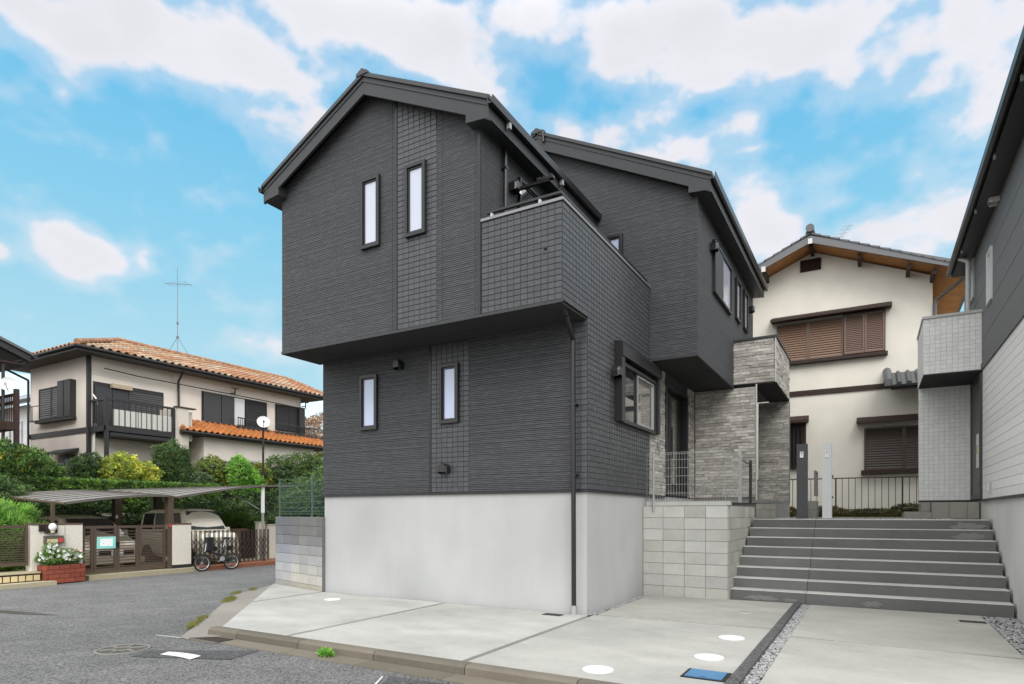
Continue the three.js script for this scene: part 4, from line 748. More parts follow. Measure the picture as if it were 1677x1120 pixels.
// pent roof over the lower storey
{
  const P = new Pieces(), r = rng(52), yT = 5.62, yB = 5.0, x0 = OX, x1 = -24.1, z0 = -15.1, z1 = -23.4, run = x1 - x0, rise = yT - yB, sl = Math.hypot(run, rise), dn = [run / sl, -rise / sl, 0], nr = [rise / sl, run / sl, 0], w = .27, l = .31, H = 1.0;
  part(oh, 'pent_roof', q().poly([[x1, yB, z0], [x1, yB, z1], [x0, yT, z1], [x0, yT, z0 - H]]).poly([[x0, yB, z0], [x1, yB, z0], [x0, yT, z0 - H]]).box(x0, x1 - .05, yB - .12, yB - .06, z1 + .05, z0 - .05), mat([.10, .05, .03], .8));
  part(oh, 'fascia', q().box(x1 - .05, x1 - .01, yB - .16, yB - .01, z1, z0).box(x0, x1 - .051, yB - .16, yB - .01, z0 - .04, z0), M.houseDark); part(oh, 'gutter', q().rod([x1 + .04, yB - .07, z1], [x1 + .04, yB - .07, z0], .05, 8), M.houseDark);
  const nz = Math.floor((z0 - z1) / w), n = Math.ceil(sl / (l - .03));
  for (let i = 0; i < nz; i++) for (let k = 0; k < n; k++) { const z = z0 - (i + 1) * w, d = sl - (k + 1) * (l - .03), inset = H * (1 - d / sl); if (d < -.2 || z + w > z0 - inset + .2) continue; const t = 1.0 + r() * .35; P.add(1, (G) => tileAt(G, [x0 + dn[0] * d, yT + dn[1] * d, z], [0, 0, 1], dn, nr, w, l, [t * 1.2, t * 1.0, t * .62])); }
  const s2 = Math.hypot(H, rise), d2 = [0, -rise / s2, H / s2], n2 = [0, H / s2, rise / s2];
  for (let i = 0; i < 6; i++) for (let k = 0; k < 4; k++) { const x = x0 + i * w, d = s2 - (k + 1) * (l - .03); if (d < -.2 || (x + w - x0) > run * Math.max(.15, d / s2) + .15) continue; const t = .95 + r() * .3; P.add(1, (G) => tileAt(G, [x, yT + d2[1] * d, z0 - H + d2[2] * d], [1, 0, 0], d2, n2, w, l, [t * 1.15, t * 1.0, t * .62])); }
  P.emit(oh, 'pent_roof_tile', M.orange, 'pent_roof_tiles');
  for (let i = 0; i < 8; i++) { const a = i / 8, b = (i + 1.1) / 8; part(oh, 'ridge_tile', q().rod([lerp(x1, x0, a), lerp(yB, yT, a) + .07, lerp(z0, z0 - H, a)], [lerp(x1, x0, b), lerp(yB, yT, b) + .07, lerp(z0, z0 - H, b)], .085, 8, [1.2, 1.1, .9], .075), M.orange); }
}
// windows and shutters of the near end
const HD = { mat: M.houseDark, fc: [1, 1, 1], pitch: .085 };
shutter(oh, 'z', 1, -29.2, -28.2, 5.4, 6.62, OZ + .03, { ...HD, sc: [5, 5, 5] }); shutter(oh, 'z', 1, -28.19, -27.4, 5.4, 6.62, OZ + .03, { ...HD, sc: [5, 5, 5] });
part(oh, 'shutter_case', q().box(-27.38, -26.42, 5.32, 6.74, OZ, OZ + .22).box(-26.93, -26.90, 5.36, 6.7, OZ + .22, OZ + .235), M.houseDark); part(oh, 'window_sill', q().box(-29.25, -26.38, 5.22, 5.32, OZ, OZ + .2), M.houseDark);
{ const b = part(oh, 'window_guard', q().rod([-29.45, 5.9, OZ + .3], [-27.4, 5.86, OZ + .3], .02, 6).rod([-29.45, 5.3, OZ + .3], [-27.4, 5.3, OZ + .3], .02, 6), M.houseDark); for (let k = 0; k < 4; k++) part(b, 'guard_bar', q().path([[-29.45 + k * .09, 5.9, OZ + .3], [-29.45 + k * .09, 5.35, OZ + .3], [-29.4 + k * .09, 5.28, OZ + .2]], .01, 5), M.houseDark); }
part(oh, 'window', q().box(-27.6, -26.3, 1.9, 3.85, OZ, OZ + .1), M.houseDark); part(oh, 'awning', q().prismX([[OZ, 4.0], [OZ + .5, 3.85], [OZ + .5, 3.93], [OZ, 4.12]], -28.0, -26.2), M.houseDark);
for (const [a, b] of [[-27.0, -26.72], [-26.66, -26.38]]) part(oh, 'shutter', q().box(a, b, 2.0, 3.7, OZ + .1, OZ + .13), mat([.085, .085, .10], .5));
for (let k = 0; k < 9; k++) part(oh, 'slat', q().box(-27.58, -27.05, 2.2 + k * .16, 2.3 + k * .16, OZ + .1, OZ + .14), mat([.16, .15, .14], .5));
// long side: balcony door, balcony, shuttered windows with guard rails
part(oh, 'balcony_door', q().wbox('x', -15.15, -12.45, 4.85, 6.62, OX, OX + .02), M.houseDark);
for (const [a, b] of [[-13.1, -12.5], [-13.72, -13.12]]) part(oh, 'shutter', q().wbox('x', a, b, 4.95, 6.45, OX + .02, OX + .06), mat([.032, .032, .037], .5));
for (let k = 0; k < 10; k++) part(oh, 'slat', q().wbox('x', -15.1, -13.75, 5.6 + k * .085, 5.66 + k * .085, OX + .02, OX + .05), mat([.075, .075, .078], .5));
part(oh, 'air_conditioner', q().wbox('x', -13.8, -13.05, 6.46, 6.62, OX + .02, OX + .2), mat([.45, .36, .25], .7));
{
  const b = part(oh, 'balcony', q().box(OX, -24.35, 4.66, 4.86, -14.95, OZ - .02).box(OX, -24.38, 4.5, 4.62, -14.9, -12.5), M.houseDark), X = -24.40;
  part(b, 'handrail', q().box(X - .05, X + .03, 5.80, 5.88, -14.95, OZ - .02).box(OX, X - .051, 5.80, 5.88, OZ - .10, OZ - .02), M.houseDark);
  part(b, 'post', q().box(X - .07, X + .04, 3.0, 5.8, OZ - .14, OZ - .02), M.houseDark); part(b, 'post', q().box(X - .07, X + .04, 4.0, 5.8, -14.97, -14.85), M.houseDark);
  for (let k = 0; k < 11; k++) part(b, 'bar', q().box(X - .01, X + .01, 4.86, 5.8, -12.62 - k * .205, -12.60 - k * .205), M.houseDark);
  for (let k = 0; k < 5; k++) part(b, 'bar', q().box(OX + .15 + k * .19, OX + .22 + k * .19, 4.86, 5.8, OZ - .07, OZ - .05), M.houseDark);
  const cl = mat([.68, .67, .62], .85, { map: T.stucco });
  for (const [z0, z1] of [[-13.05, -12.62], [-13.53, -13.08], [-14.02, -13.56], [-14.5, -14.05], [-14.85, -14.53]]) part(b, 'screen_panel', q().box(X - .06, X - .045, 4.9, 5.5, z0, z1), cl);
}
part(oh, 'balcony_wall', q().box(OX, -24.35, 4.45, 5.88, -15.02, -14.975).box(-24.45, -24.3, 4.2, 5.9, -15.5, -15.03).box(OX, -24.46, 4.6, 5.8, -15.75, -15.03), mat([.66, .60, .53], .9, { map: T.stucco })); part(oh, 'wall_cap', q().box(-24.5, -24.25, 5.905, 5.95, -15.8, -14.96), M.houseDark);
part(oh, 'hose', q().path([[OX + .09, 5.0, -12.5], [OX + .16, 4.9, -12.46], [OX + .14, 4.5, -12.43], [OX + .1, 3.2, -12.42]], .035, 7).path([[OX + .06, 6.1, -12.42], [OX + .3, 5.85, -12.46], [OX + .32, 5.7, -12.46]], .03, 7), mat([.72, .7, .68], .6));
part(oh, 'cable', q().path([[OX + .3, 7.12, -12.7], [OX + .3, 7.05, -14], [OX + .3, 7.04, -16.8], [OX + .3, 7.02, -19.8], [OX + .12, 7.02, -22.2]], .022, 6), M.houseDark);
part(oh, 'window', q().wbox('x', -20.2, -16.85, 5.62, 7.0, OX, OX + .04), M.houseDark);
part(oh, 'shutter', q().wbox('x', -17.75, -16.9, 5.66, 6.98, OX + .04, OX + .09), mat([.034, .034, .037], .5)); part(oh, 'shutter', q().wbox('x', -18.4, -17.77, 5.66, 6.98, OX + .04, OX + .11), mat([.03, .03, .033], .5));
part(oh, 'pane', q().wbox('x', -18.98, -18.45, 5.7, 6.95, OX + .04, OX + .06), mat([.60, .62, .62], .3)); shutter(oh, 'x', 1, -20.2, -19.02, 5.66, 6.98, OX + .045, HD);
part(oh, 'window', q().wbox('x', -22.3, -20.75, 5.75, 7.03, OX, OX + .04), M.houseDark); shutter(oh, 'x', 1, -21.6, -20.78, 5.78, 7.0, OX + .045, HD); shutter(oh, 'x', 1, -22.25, -21.62, 5.78, 7.0, OX + .045, HD); part(oh, 'shutter_case', q().wbox('x', -22.45, -22.1, 5.7, 7.04, OX, OX + .2), M.houseDark);
for (const [a, b] of [[-20.1, -18.4], [-23.1, -20.5]]) {
  const gd = part(oh, 'window_guard', q().wbox('x', a, b, 5.98, 6.03, OX + .34, OX + .38).wbox('x', a, b, 5.52, 5.62, OX + .1, OX + .40).wbox('x', a, b, 5.66, 5.69, OX + .34, OX + .38), M.houseDark);
  for (let z = b - .02; z > a; z -= .105) part(gd, 'guard_bar', q().wbox('x', z - .015, z, 5.62, 5.98, OX + .35, OX + .37), M.houseDark);
}
for (const z of [-18.3, -22.4]) part(oh, 'pole_bracket', q().box(OX, OX + .3, 7.1, 7.14, z - .02, z + .02).box(OX + .28, OX + .32, 7.0, 7.3, z - .02, z + .02).box(OX + .28, OX + .32, 7.3, 7.34, z - .18, z + .18), M.houseDark);
part(oh, 'porch_wall', q().box(-25.4, -24.5, 3.55, 4.86, -22.3, -16.3).box(-25.4, -24.5, 1.5, 3.55, -16.9, -16.3), M.houseStucco); part(oh, 'porch_opening', q().wbox('x', -22.2, -16.95, 1.5, 3.54, -25.4, -24.75), M.houseDark);
// aerial, dish
{
  const a = thing('roof_aerial', 'tall thin aerial mast with crossed elements on the orange roof ridge', 'aerial', [-27.75, 9, -17.15]), m = mat([.16, .17, .18], .5), X = -27.75, Zz = -17.15;
  part(a, 'mast', q().rod([X, 8.95, Zz], [X, 13, Zz], .018, 6, WHITE, .010), m); part(a, 'boom', q().rod([X - .8, 12.35, Zz + .1], [X + .9, 12.05, Zz - .1], .012, 6), m);
  for (let k = 0; k < 5; k++) { const t = k / 4; part(a, 'element', q().rod([lerp(X - .75, X + .8, t), lerp(12.34, 12.07, t) - .05, Zz - .2], [lerp(X - .75, X + .8, t), lerp(12.34, 12.07, t) + .05, Zz + .2], .007, 5), m); }
  for (const [dx, dz] of [[.5, .3], [-.5, .3], [.4, -.4]]) part(a, 'guy_wire', q().rod([X, 9.75, Zz], [X + dx, 8.8, Zz + dz], .012, 5), m); part(a, 'clamp', q().rod([X, 9.72, Zz], [X, 9.8, Zz], .06, 8).rod([X, 10.35, Zz], [X, 10.45, Zz], .05, 8), m);
}
function dish(label, c, dir, R, mastTo, m) {
  const t = thing('satellite_dish', label, 'satellite dish', [c[0], mastTo ?? c[1], c[2]], 'white satellite dishes'), g = q(), D = V(...dir).normalize(), S = V(0, 1, 0).cross(D).normalize(), U = D.clone().cross(S), n = 24;
  const P = (r, k) => { const a = k / n * 6.2832, v = V(...c).addScaledVector(S, Math.cos(a) * R * r).addScaledVector(U, Math.sin(a) * R * r).addScaledVector(D, R * .28 * r * r); return [v.x, v.y, v.z]; };
  for (const [a, b] of [[0, .35], [.35, .7], [.7, 1]]) for (let k = 0; k < n; k++) g.quad(P(a, k), P(b, k), P(b, k + 1), P(a, k + 1));
  part(t, 'reflector', g, mat([.74, .75, .76], .4)); const f = V(...c).addScaledVector(D, R * 1.1).addScaledVector(U, -R * .35), b = V(...c).addScaledVector(U, -R);
  part(t, 'feed_arm', q().rod([b.x, b.y, b.z], [f.x, f.y, f.z], .014, 6).rod([f.x, f.y - .04, f.z], [f.x, f.y + .05, f.z], .035, 8), m);
  const bk = V(...c).addScaledVector(D, -.06); if (mastTo !== undefined) part(t, 'mast', q().rod([bk.x, mastTo, bk.z], [bk.x, c[1], bk.z], .045, 8), m);
  return t;
}
dish('round white satellite dish on a tall brown pole before the orange pent roof', [-22.5, 5.5, -17.7], [.75, .25, .5], .26, 1.3, M.darkWood);
// dark house at the left edge, white house behind it
{
  const h = thing('brown_house', 'dark brown house cut off by the left edge, with a slatted balcony', 'house', [-27, 1.5, -8]), m = M.darkWood, w = mat([.36, .27, .17], .8, { map: T.stucco });
  part(h, 'wall', q().box(-32, -24.45, 1, 6.4, -9.1, -4), w); part(h, 'roof_slope', q().prismX([[-9.9, 6.82], [-3.2, 9.4], [-3.2, 9.55], [-9.9, 6.9]], -33, -24.0), M.kawara); part(h, 'fascia', q().prismX([[-9.85, 6.62], [-3.2, 9.2], [-3.2, 9.38], [-9.85, 6.8]], -24.3, -24.06), M.houseDark); part(h, 'soffit', q().prismX([[-9.8, 6.5], [-3.2, 6.5], [-3.2, 6.56], [-9.8, 6.56]], -33, -24.25), m);
  part(h, 'gutter', q().rod([-33, 6.78, -9.95], [-23.95, 6.78, -9.95], .06, 8), M.houseDark); part(h, 'rain_pipe', q().rod([-24.35, 1.5, -9.2], [-24.35, 6.5, -9.2], .05, 8), M.houseDark);
  part(h, 'balcony', q().box(-28, -23.85, 4.3, 4.55, -9.42, -9.1), m); part(h, 'post', q().box(-23.98, -23.84, 1.5, 5.62, -9.45, -9.33), m);
  for (let k = 0; k < 9; k++) part(h, 'balcony_bar', q().box(-24.14 - k * .13, -24.115 - k * .13, 4.55, 5.45, -9.41, -9.38), m); part(h, 'handrail', q().box(-28, -23.99, 5.42, 5.5, -9.44, -9.36).box(-28, -23.99, 5.2, 5.25, -9.42, -9.38), m);
  dish('white satellite dish fixed to the balcony of the brown house at the left edge', [-24.16, 5.78, -9.28], [.7, .15, .6], .23, undefined, M.metalGrey);
}
{
  const h = thing('white_house', 'white house with a pale blue-grey roof glimpsed behind the orange-roofed house', 'house', [-38, 1, -18]);
  part(h, 'wall', q().box(-46, -33, 0, 6.75, -24, -14), mat([.72, .72, .71], .85, { map: T.stucco })); part(h, 'roof_slope', q().prismX([[-13.4, 6.8], [-19, 8.7], [-19, 8.8], [-13.4, 6.95]], -46.5, -32.6), mat([.40, .44, .50], .4)); part(h, 'fascia', q().box(-46.5, -32.6, 6.7, 6.82, -13.42, -13.36), M.houseDark);
  for (let k = 0; k < 14; k++) part(h, 'roof_seam', q().prismX([[-13.4, 6.955], [-19, 8.805], [-19, 8.85], [-13.4, 7.0]], -40 + k * .5, -39.96 + k * .5), mat([.34, .38, .44], .4));
  win(h, 'z', 1, -36.3, -35.0, 4.9, 6.0, -14, { frame: M.metalGrey, pane: mat([.4, .42, .43], .2) }); part(h, 'window_rail', q().rod([-36.6, 5.6, -13.7], [-34.7, 5.6, -13.7], .03, 6), M.metalGrey);
}

// ---------------------------------------------------------------- forecourt across the side street: walls, gates, carports, cars, bicycle
const PX = -17.4;
struct('forecourt', q().box(-22.3, PX + .25, -.3, .02, -16.5, -8.28).box(-22.3, PX - .1, -.3, .02, -8.279, -2), mat([.46, .40, .27], .9, { map: T.concrete }));
struct('brick_apron', q().box(PX - .7, PX + .253, -.28, .026, -16.4, -11.25), mat([.33, .13, .065], .9, { map: T.concrete }));
struct('garden_bank', q().box(-60, -22.6, -.3, 1.5, -40, -2), M.soil);
function pillarWall(name, label, z0, z1, top) {
  const t = thing(name, label, 'gate pillar', [PX, 0, (z0 + z1) / 2]);
  part(t, 'plaster', q().box(PX - .3, PX, .12, top - .04, z0, z1), M.pillar); part(t, 'base', q().box(PX - .31, PX + .012, -.05, .12, z0 - .01, z1 + .01), M.houseDark); part(t, 'cap', q().box(PX - .31, PX + .01, top - .04, top, z0 - .01, z1 + .01), mat([.10, .055, .04], .7)); return t;
}
const p1 = pillarWall('gate_pillar', 'cream plastered gate wall with letterbox, lamp and flower bed in front', -8.25, -7.14, 1.36);
part(p1, 'wall_joint', q().wbox('x', -7.855, -7.845, .13, 1.3, PX, PX + .004), M.mortar);
pillarWall('gate_pillar', 'plain cream plastered gate wall between the car gate and the folding gate, beside the bicycle', -11.17, -10.61, 1.32);
{
  const b = thing('letterbox', 'flat dark letterbox with cream nameplate and red square on the cream gate wall', 'letterbox', [PX, .95, -7.6]);
  part(b, 'box', q().wbox('x', -7.78, -7.38, .86, 1.06, PX, PX + .1), mat([.10, .09, .07], .5)); part(b, 'nameplate', q().wbox('x', -7.65, -7.42, .89, .98, PX + .1, PX + .106), mat([.55, .48, .28], .5)); part(b, 'red_plate', q().wbox('x', -7.76, -7.67, .90, 1.0, PX + .1, PX + .108), mat([.6, .05, .06], .5));
  const l = thing('gate_lamp', 'small white globe lamp on a brown bracket on top of the cream gate wall', 'lamp', [PX, 1.15, -7.52]);
  part(l, 'bracket', q().wbox('x', -7.66, -7.40, 1.12, 1.34, PX + .001, PX + .06), M.darkWood); const s = new THREE.SphereGeometry(.085, 16, 12); s.scale(1, 1.15, 1); s.translate(PX + .12, 1.27, -7.53); part(l, 'globe', q().add(s), mat([.8, .8, .78], .35)); part(l, 'socket', q().rod([PX + .12, 1.13, -7.53], [PX + .12, 1.19, -7.53], .045, 10), mat([.5, .45, .3], .5));
  const n = thing('intercom', 'small black intercom left of the globe lamp on the cream gate wall', 'intercom', [PX, 1.2, -7.33]); part(n, 'housing', q().wbox('x', -7.39, -7.28, 1.17, 1.32, PX + .001, PX + .05), M.frame); part(n, 'lens', q().rod([PX + .05, 1.27, -7.335], [PX + .058, 1.27, -7.335], .02, 10), M.darkGlass);
}
function gateLeaf(t, z0, z1, y0, y1, n, x = PX - .1) {
  const l = part(t, 'gate_leaf', q().wbox('x', z0, z0 + .06, y0, y1, x - .03, x + .03).wbox('x', z1 - .06, z1, y0, y1, x - .03, x + .03).wbox('x', z0 + .06, z1 - .06, y0, y0 + .09, x - .025, x + .025).wbox('x', z0 + .06, z1 - .06, y1 - .07, y1, x - .025, x + .025), M.gateBrown);
  for (let k = 0; k < n; k++) { const y = y0 + .11 + k * (y1 - y0 - .2) / n; part(l, 'slat', q().wbox('x', z0 + .06, z1 - .06, y, y + .022, x - .012, x + .012), M.gateBrown); } return l;
}
{
  const g = thing('garden_gate', 'small brown slatted garden gate at the left edge above the tiled step', 'gate', [PX - .1, .2, -6.7]); gateLeaf(g, -7.1, -6.42, .36, 1.32, 14); part(g, 'post', q().box(PX - .14, PX - .06, .2, 1.34, -6.42, -6.36), M.gateBrown); part(g, 'handle', q().box(PX - .07, PX - .03, .78, .95, -6.52, -6.48), M.frame);
}
const cg = thing('car_gate', 'brown slatted four-leaf folding car gate in front of the beige car', 'gate', [PX - .1, 0, -9.4]);
for (const [a, b, n] of [[-8.54, -8.28, 13], [-9.12, -8.55, 13], [-9.69, -9.13, 13], [-10.45, -9.70, 22]]) gateLeaf(cg, a, b, .07, 1.28, n);
part(cg, 'post', q().box(PX - .2, PX - .02, 0, 1.33, -10.6, -10.49), M.gateBrown); part(cg, 'latch', q().box(PX - .07, PX - .02, .72, .84, -9.16, -9.09), M.frame); for (const y of [.25, 1.15]) part(cg, 'hinge', q().box(PX - .09, PX - .05, y, y + .12, -10.485, -10.455), M.chrome);
part(cg, 'warning_label', q().box(PX - .019, PX - .014, 1.22, 1.30, -10.58, -10.51), mat([.55, .05, .04], .5));
{
  const cv = document.createElement('canvas'); cv.width = 256; cv.height = 200; const c = cv.getContext('2d'); c.fillStyle = '#86d9cf'; c.fillRect(0, 0, 256, 200); c.fillStyle = '#f4f6f4'; c.fillRect(36, 26, 182, 140); c.strokeStyle = '#c9c6cc'; c.lineWidth = 3; c.beginPath(); for (let i = 0; i < 12; i++) c.lineTo(56 + i * 13, 46 + (i * 37 % 11)); c.stroke(); c.beginPath(); c.moveTo(190, 60); c.lineTo(196, 130); c.moveTo(120, 150); c.lineTo(180, 140); c.stroke(); c.fillStyle = '#cf6a78'; c.beginPath(); c.arc(82, 118, 7, 0, 7); c.fill();
  const tx = new THREE.CanvasTexture(cv); tx.colorSpace = THREE.SRGBColorSpace; tx.magFilter = THREE.LinearFilter;
  const n = thing('gate_notice', 'mint green notice board with white paper hung on the brown car gate', 'notice', [PX, .9, -8.88]); part(n, 'board', q().wbox('x', -9.08, -8.62, .68, .99, PX - .066, PX - .055), mat([.42, .72, .66], .6));
  const pg = new THREE.PlaneGeometry(.44, .28); pg.rotateY(Math.PI / 2); part(n, 'printed_sheet', pg, mat([1, 1, 1], .6, { map: tx }), [PX - .052, .835, -8.85]);
}
// tiled step and flower bed
{
  const s = thing('tiled_step', 'yellowish tiled doorstep at the left edge below the garden gate', 'step', [PX + .1, 0, -6.7]), r = rng(66); part(s, 'core', q().box(PX - .4, PX + .28, -.12, .185, -7.2, -4), M.darkWood);
  for (let k = 0; k < 14; k++) { const t = .9 + r() * .2; part(s, 'tile', q().piece('x', 1, -7.19 + k * .15, -7.065 + k * .15, .02, .15, PX + .28, .02, .005, [.62 * t, .50 * t, .28 * t]), M.plain); } part(s, 'tread', q().box(PX - .4, PX + .31, .19, .22, -7.2, -4), mat([.55, .48, .32], .8, { map: T.concrete })); part(s, 'lower_tread', q().box(PX + .3, PX + .62, -.12, .0, -7.4, -4), mat([.50, .44, .30], .8, { map: T.concrete }));
  const p = thing('brick_planter', 'low red brick flower bed against the cream gate wall', 'planter', [PX + .2, 0, -7.7]); const y0 = -.08, x1 = PX + .42;
  part(p, 'mortar', q().box(PX + .013, x1 - .012, y0, .34, -8.11, -7.25), mat([.12, .06, .045], .9)); part(p, 'soil', q().box(PX + .03, x1 - .06, .34, .36, -8.08, -7.28), M.soil);
  for (let k = 0; k < 4; k++) { for (let i = -1; i < 4; i++) { const a = Math.max(-8.12, -8.12 + i * .23 + (k % 2) * .115), b = Math.min(-7.24, -8.12 + (i + 1) * .23 + (k % 2) * .115); if (b - a < .03) continue; const t = .8 + r() * .4; part(p, 'brick', q().piece('x', 1, a + .005, b - .005, y0 + k * .11 + .005, y0 + k * .11 + .105, x1 - .012, .016, .004, [t, t, t]), M.brick); }
    for (let i = 0; i < 2; i++) { const t = .8 + r() * .4, a = PX + .02 + i * .2; part(p, 'brick', q().piece('z', 1, a, a + .19, y0 + k * .11 + .005, y0 + k * .11 + .105, -7.262, .022, .004, [t, t, t]), M.brick); } }
  const f = thing('flower_clump', 'white and pale pink flowers spilling over the brick flower bed', 'flowers', [PX + .2, .36, -7.7]); foliage(f, [[PX + .22, .52, -7.8, .22, .20, .34], [PX + .24, .50, -7.42, .2, .17, .3], [PX + .22, .70, -7.42, .12, .18, .12]], { seed: 71, n: 700, leaf: .055, colors: [MG[1], MG[2], BG[0]], core: .5, part: 'leaves' });
  const pet = (pt, c) => { const g = q(); for (let i = 0; i < 5; i++) { const a = i * 1.2566, b = a + .62, d = a - .62; g.tri([0, 0, 0], [.012, Math.sin(d) * .034, Math.cos(d) * .034], [.016, Math.sin(a) * .042, Math.cos(a) * .042]).tri([0, 0, 0], [.016, Math.sin(a) * .042, Math.cos(a) * .042], [.012, Math.sin(b) * .034, Math.cos(b) * .034]); } return g.geo(); };
  const bloomG = pet(), wm = mat([.82, .82, .80], .7, { side: THREE.DoubleSide }), pm = mat([.75, .45, .5], .7, { side: THREE.DoubleSide });
  for (let i = 0; i < 62; i++) { const hi = i < 9, a = r() * 6.28, z = hi ? -7.42 + (r() - .5) * .22 : -8.08 + r() * .95, y = hi ? .72 + r() * .22 : .47 + r() * .26, x = PX + .30 + r() * .16 - (y > .62 ? .06 : 0); part(f, 'bloom', bloomG, z < -7.85 && r() < .4 ? pm : wm, [x, y, z], [a, (r() - .5) * .9, (r() - .2) * .7]); }
}
// accordion gate
{
  const g = thing('folding_gate', 'dark brown accordion lattice gate across the drive behind the bicycle', 'gate', [PX - .1, 0, -12.7]), m = mat([.035, .024, .018], .5), X = PX - .12, Zs = [...Array(19)].map((_, i) => -11.24 - i * .152);
  Zs.forEach((z, i) => { for (const d of [-.022, .022]) part(g, 'upright', q().box(X - .012, X + .012, .07, 1.07, z + d - .008, z + d + .008), m); part(g, 'upright_cap', q().box(X - .014, X + .014, 1.07, 1.085, z - .03, z + .03), m); if (i % 6 === 5) part(g, 'wheel', q().rod([X - .02, .06, z], [X + .02, .06, z], .035, 10), M.tyre); });
  for (let i = 0; i < 18; i++) for (let k = 0; k < 3; k++) { const y = .18 + k * .22; part(g, 'lattice_bar', q().rod([X + .016, y, Zs[i]], [X + .016, y + .22, Zs[i + 1]], .009, 5), m); part(g, 'lattice_bar', q().rod([X + .024, y + .22, Zs[i]], [X + .024, y, Zs[i + 1]], .009, 5), m); }
}
// walls and timber gate at the end of the drive
{
  const w = thing('drive_wall', 'tan plastered garden wall beside the white car', 'wall', [-19.6, 0, -14]); part(w, 'plaster', q().box(-19.8, -19.6, 0, 1.06, -14.75, -13.4), mat([.42, .27, .17], .9, { map: T.stucco }));
  const d = thing('timber_gate', 'dark brown boarded timber gate between the tan wall and the cream posts', 'gate', [-19.1, 0, -14.5]), r = rng(5); for (let k = 0; k < 6; k++) part(d, 'board', q().piece('x', 1, -14.85 + k * .118, -14.74 + k * .118, .05, 1.0, -19.1, .03, .006), M.darkWood); part(d, 'backing', q().box(-19.12, -19.1, .05, .98, -14.86, -14.14), M.frame); void r;
  const a = thing('cream_post', 'taller cream garden post right of the timber gate', 'post', [-18.6, 0, -14.6]); part(a, 'shaft', q().box(-18.75, -18.55, 0, 1.28, -14.66, -14.42), M.pillar); part(a, 'cap', q().box(-18.77, -18.53, 1.28, 1.32, -14.68, -14.4), mat([.5, .47, .4], .8));
  const b = thing('cream_post', 'shorter cream garden post next to the grey block wall', 'post', [-18.6, 0, -15.1]); part(b, 'shaft', q().box(-18.75, -18.55, 0, 1.18, -15.3, -14.8), M.pillar); part(b, 'cap', q().box(-18.77, -18.53, 1.18, 1.22, -15.32, -14.78), mat([.5, .47, .4], .8));
}
// carports
function carport(label, posts, front, back, z0, z1, x0, x1, n) {
  const c = thing('carport', label, 'carport', [(x0 + x1) / 2, 0, (z0 + z1) / 2]);
  const Y = (t, u) => lerp(front(t), back(t), u), Xs = (u) => lerp(x0, x1, u), Zt = (t) => lerp(z0, z1, t), N = 14;
  for (let k = 0; k < n; k++) { const g = q(), u0 = k / n + .006, u1 = (k + 1) / n - .006; for (let i = 0; i < N; i++) { const a = i / N, b = (i + 1) / N; for (const h of [0, -.012]) g.quad([Xs(u0), Y(a, u0) + h, Zt(a)], [Xs(u1), Y(a, u1) + h, Zt(a)], [Xs(u1), Y(b, u1) + h, Zt(b)], [Xs(u0), Y(b, u0) + h, Zt(b)]); } part(c, 'roof_panel', g, M.carportRoof); }
  for (let k = 0; k <= n; k++) { const g = q(), u = k / n; for (let i = 0; i < N; i++) { const a = i / N, b = (i + 1) / N, w = k === 0 || k === n ? .035 : .02; g.quad([Xs(u) + w, Y(a, u) + .02, Zt(a)], [Xs(u) - w, Y(a, u) + .02, Zt(a)], [Xs(u) - w, Y(b, u) + .02, Zt(b)], [Xs(u) + w, Y(b, u) + .02, Zt(b)]).quad([Xs(u) + w, Y(a, u) + .02, Zt(a)], [Xs(u) + w, Y(b, u) + .02, Zt(b)], [Xs(u) + w, Y(b, u) - .045, Zt(b)], [Xs(u) + w, Y(a, u) - .045, Zt(a)]).quad([Xs(u) - w, Y(a, u) - .045, Zt(a)], [Xs(u) + w, Y(a, u) - .045, Zt(a)], [Xs(u) + w, Y(b, u) - .045, Zt(b)], [Xs(u) - w, Y(b, u) - .045, Zt(b)]); } part(c, 'rafter', g, mat([.13, .115, .10], .45)); }
  part(c, 'eave_beam', q().rod([x0, front(0) - .03, z0], [x1, back(0) - .03, z0], .04, 8), M.gateBrown); part(c, 'eave_beam', q().rod([x0, front(1) - .03, z1], [x1, back(1) - .03, z1], .035, 8), M.gateBrown);
  for (const p of posts) part(c, 'post', q().box(p[0] - p[2], p[0] + p[2], 0, p[3], p[1] - p[2], p[1] + p[2]), p[4] ?? M.gateBrown);
  return c;
}
const c1 = carport('left carport with a dark arched roof over the beige car', [[-17.95, -7.82, .035, 1.9], [-20.6, -10.75, .10, 2.3], [-17.75, -10.72, .085, 2.12]], (t) => 1.88 + .25 * Math.sin(Math.min(1, t * 1.05) * 1.5708), (t) => 2.12 + .22 * Math.sin(t * 1.5708), -7.95, -10.62, -17.6, -21.6, 7);
part(c1, 'meter_label', q().box(-20.49, -20.48, 1.45, 1.55, -10.72, -10.66), mat([.7, .7, .68], .6));
const c2 = carport('right carport with a dark roof rising over the white car', [[-20.6, -12.05, .10, 2.4], [-17.65, -13.87, .03, 1.62, mat([.3, .3, .28], .5)]], (t) => 2.10 + .48 * Math.sin(t * 1.5708), (t) => 2.36 + .26 * t, -10.9, -15.0, -17.6, -21.4, 7);
part(c2, 'post_glint', q().box(-17.69, -17.61, 1.625, 2.5, -13.91, -13.83), mat([.8, .8, .8], .5)); part(c2, 'brace', q().rod([-17.75, 1.75, -13.8], [-18.4, 2.4, -13.0], .02, 6), mat([.2, .2, .19], .5));  // upper post coloured white for the light it reflects
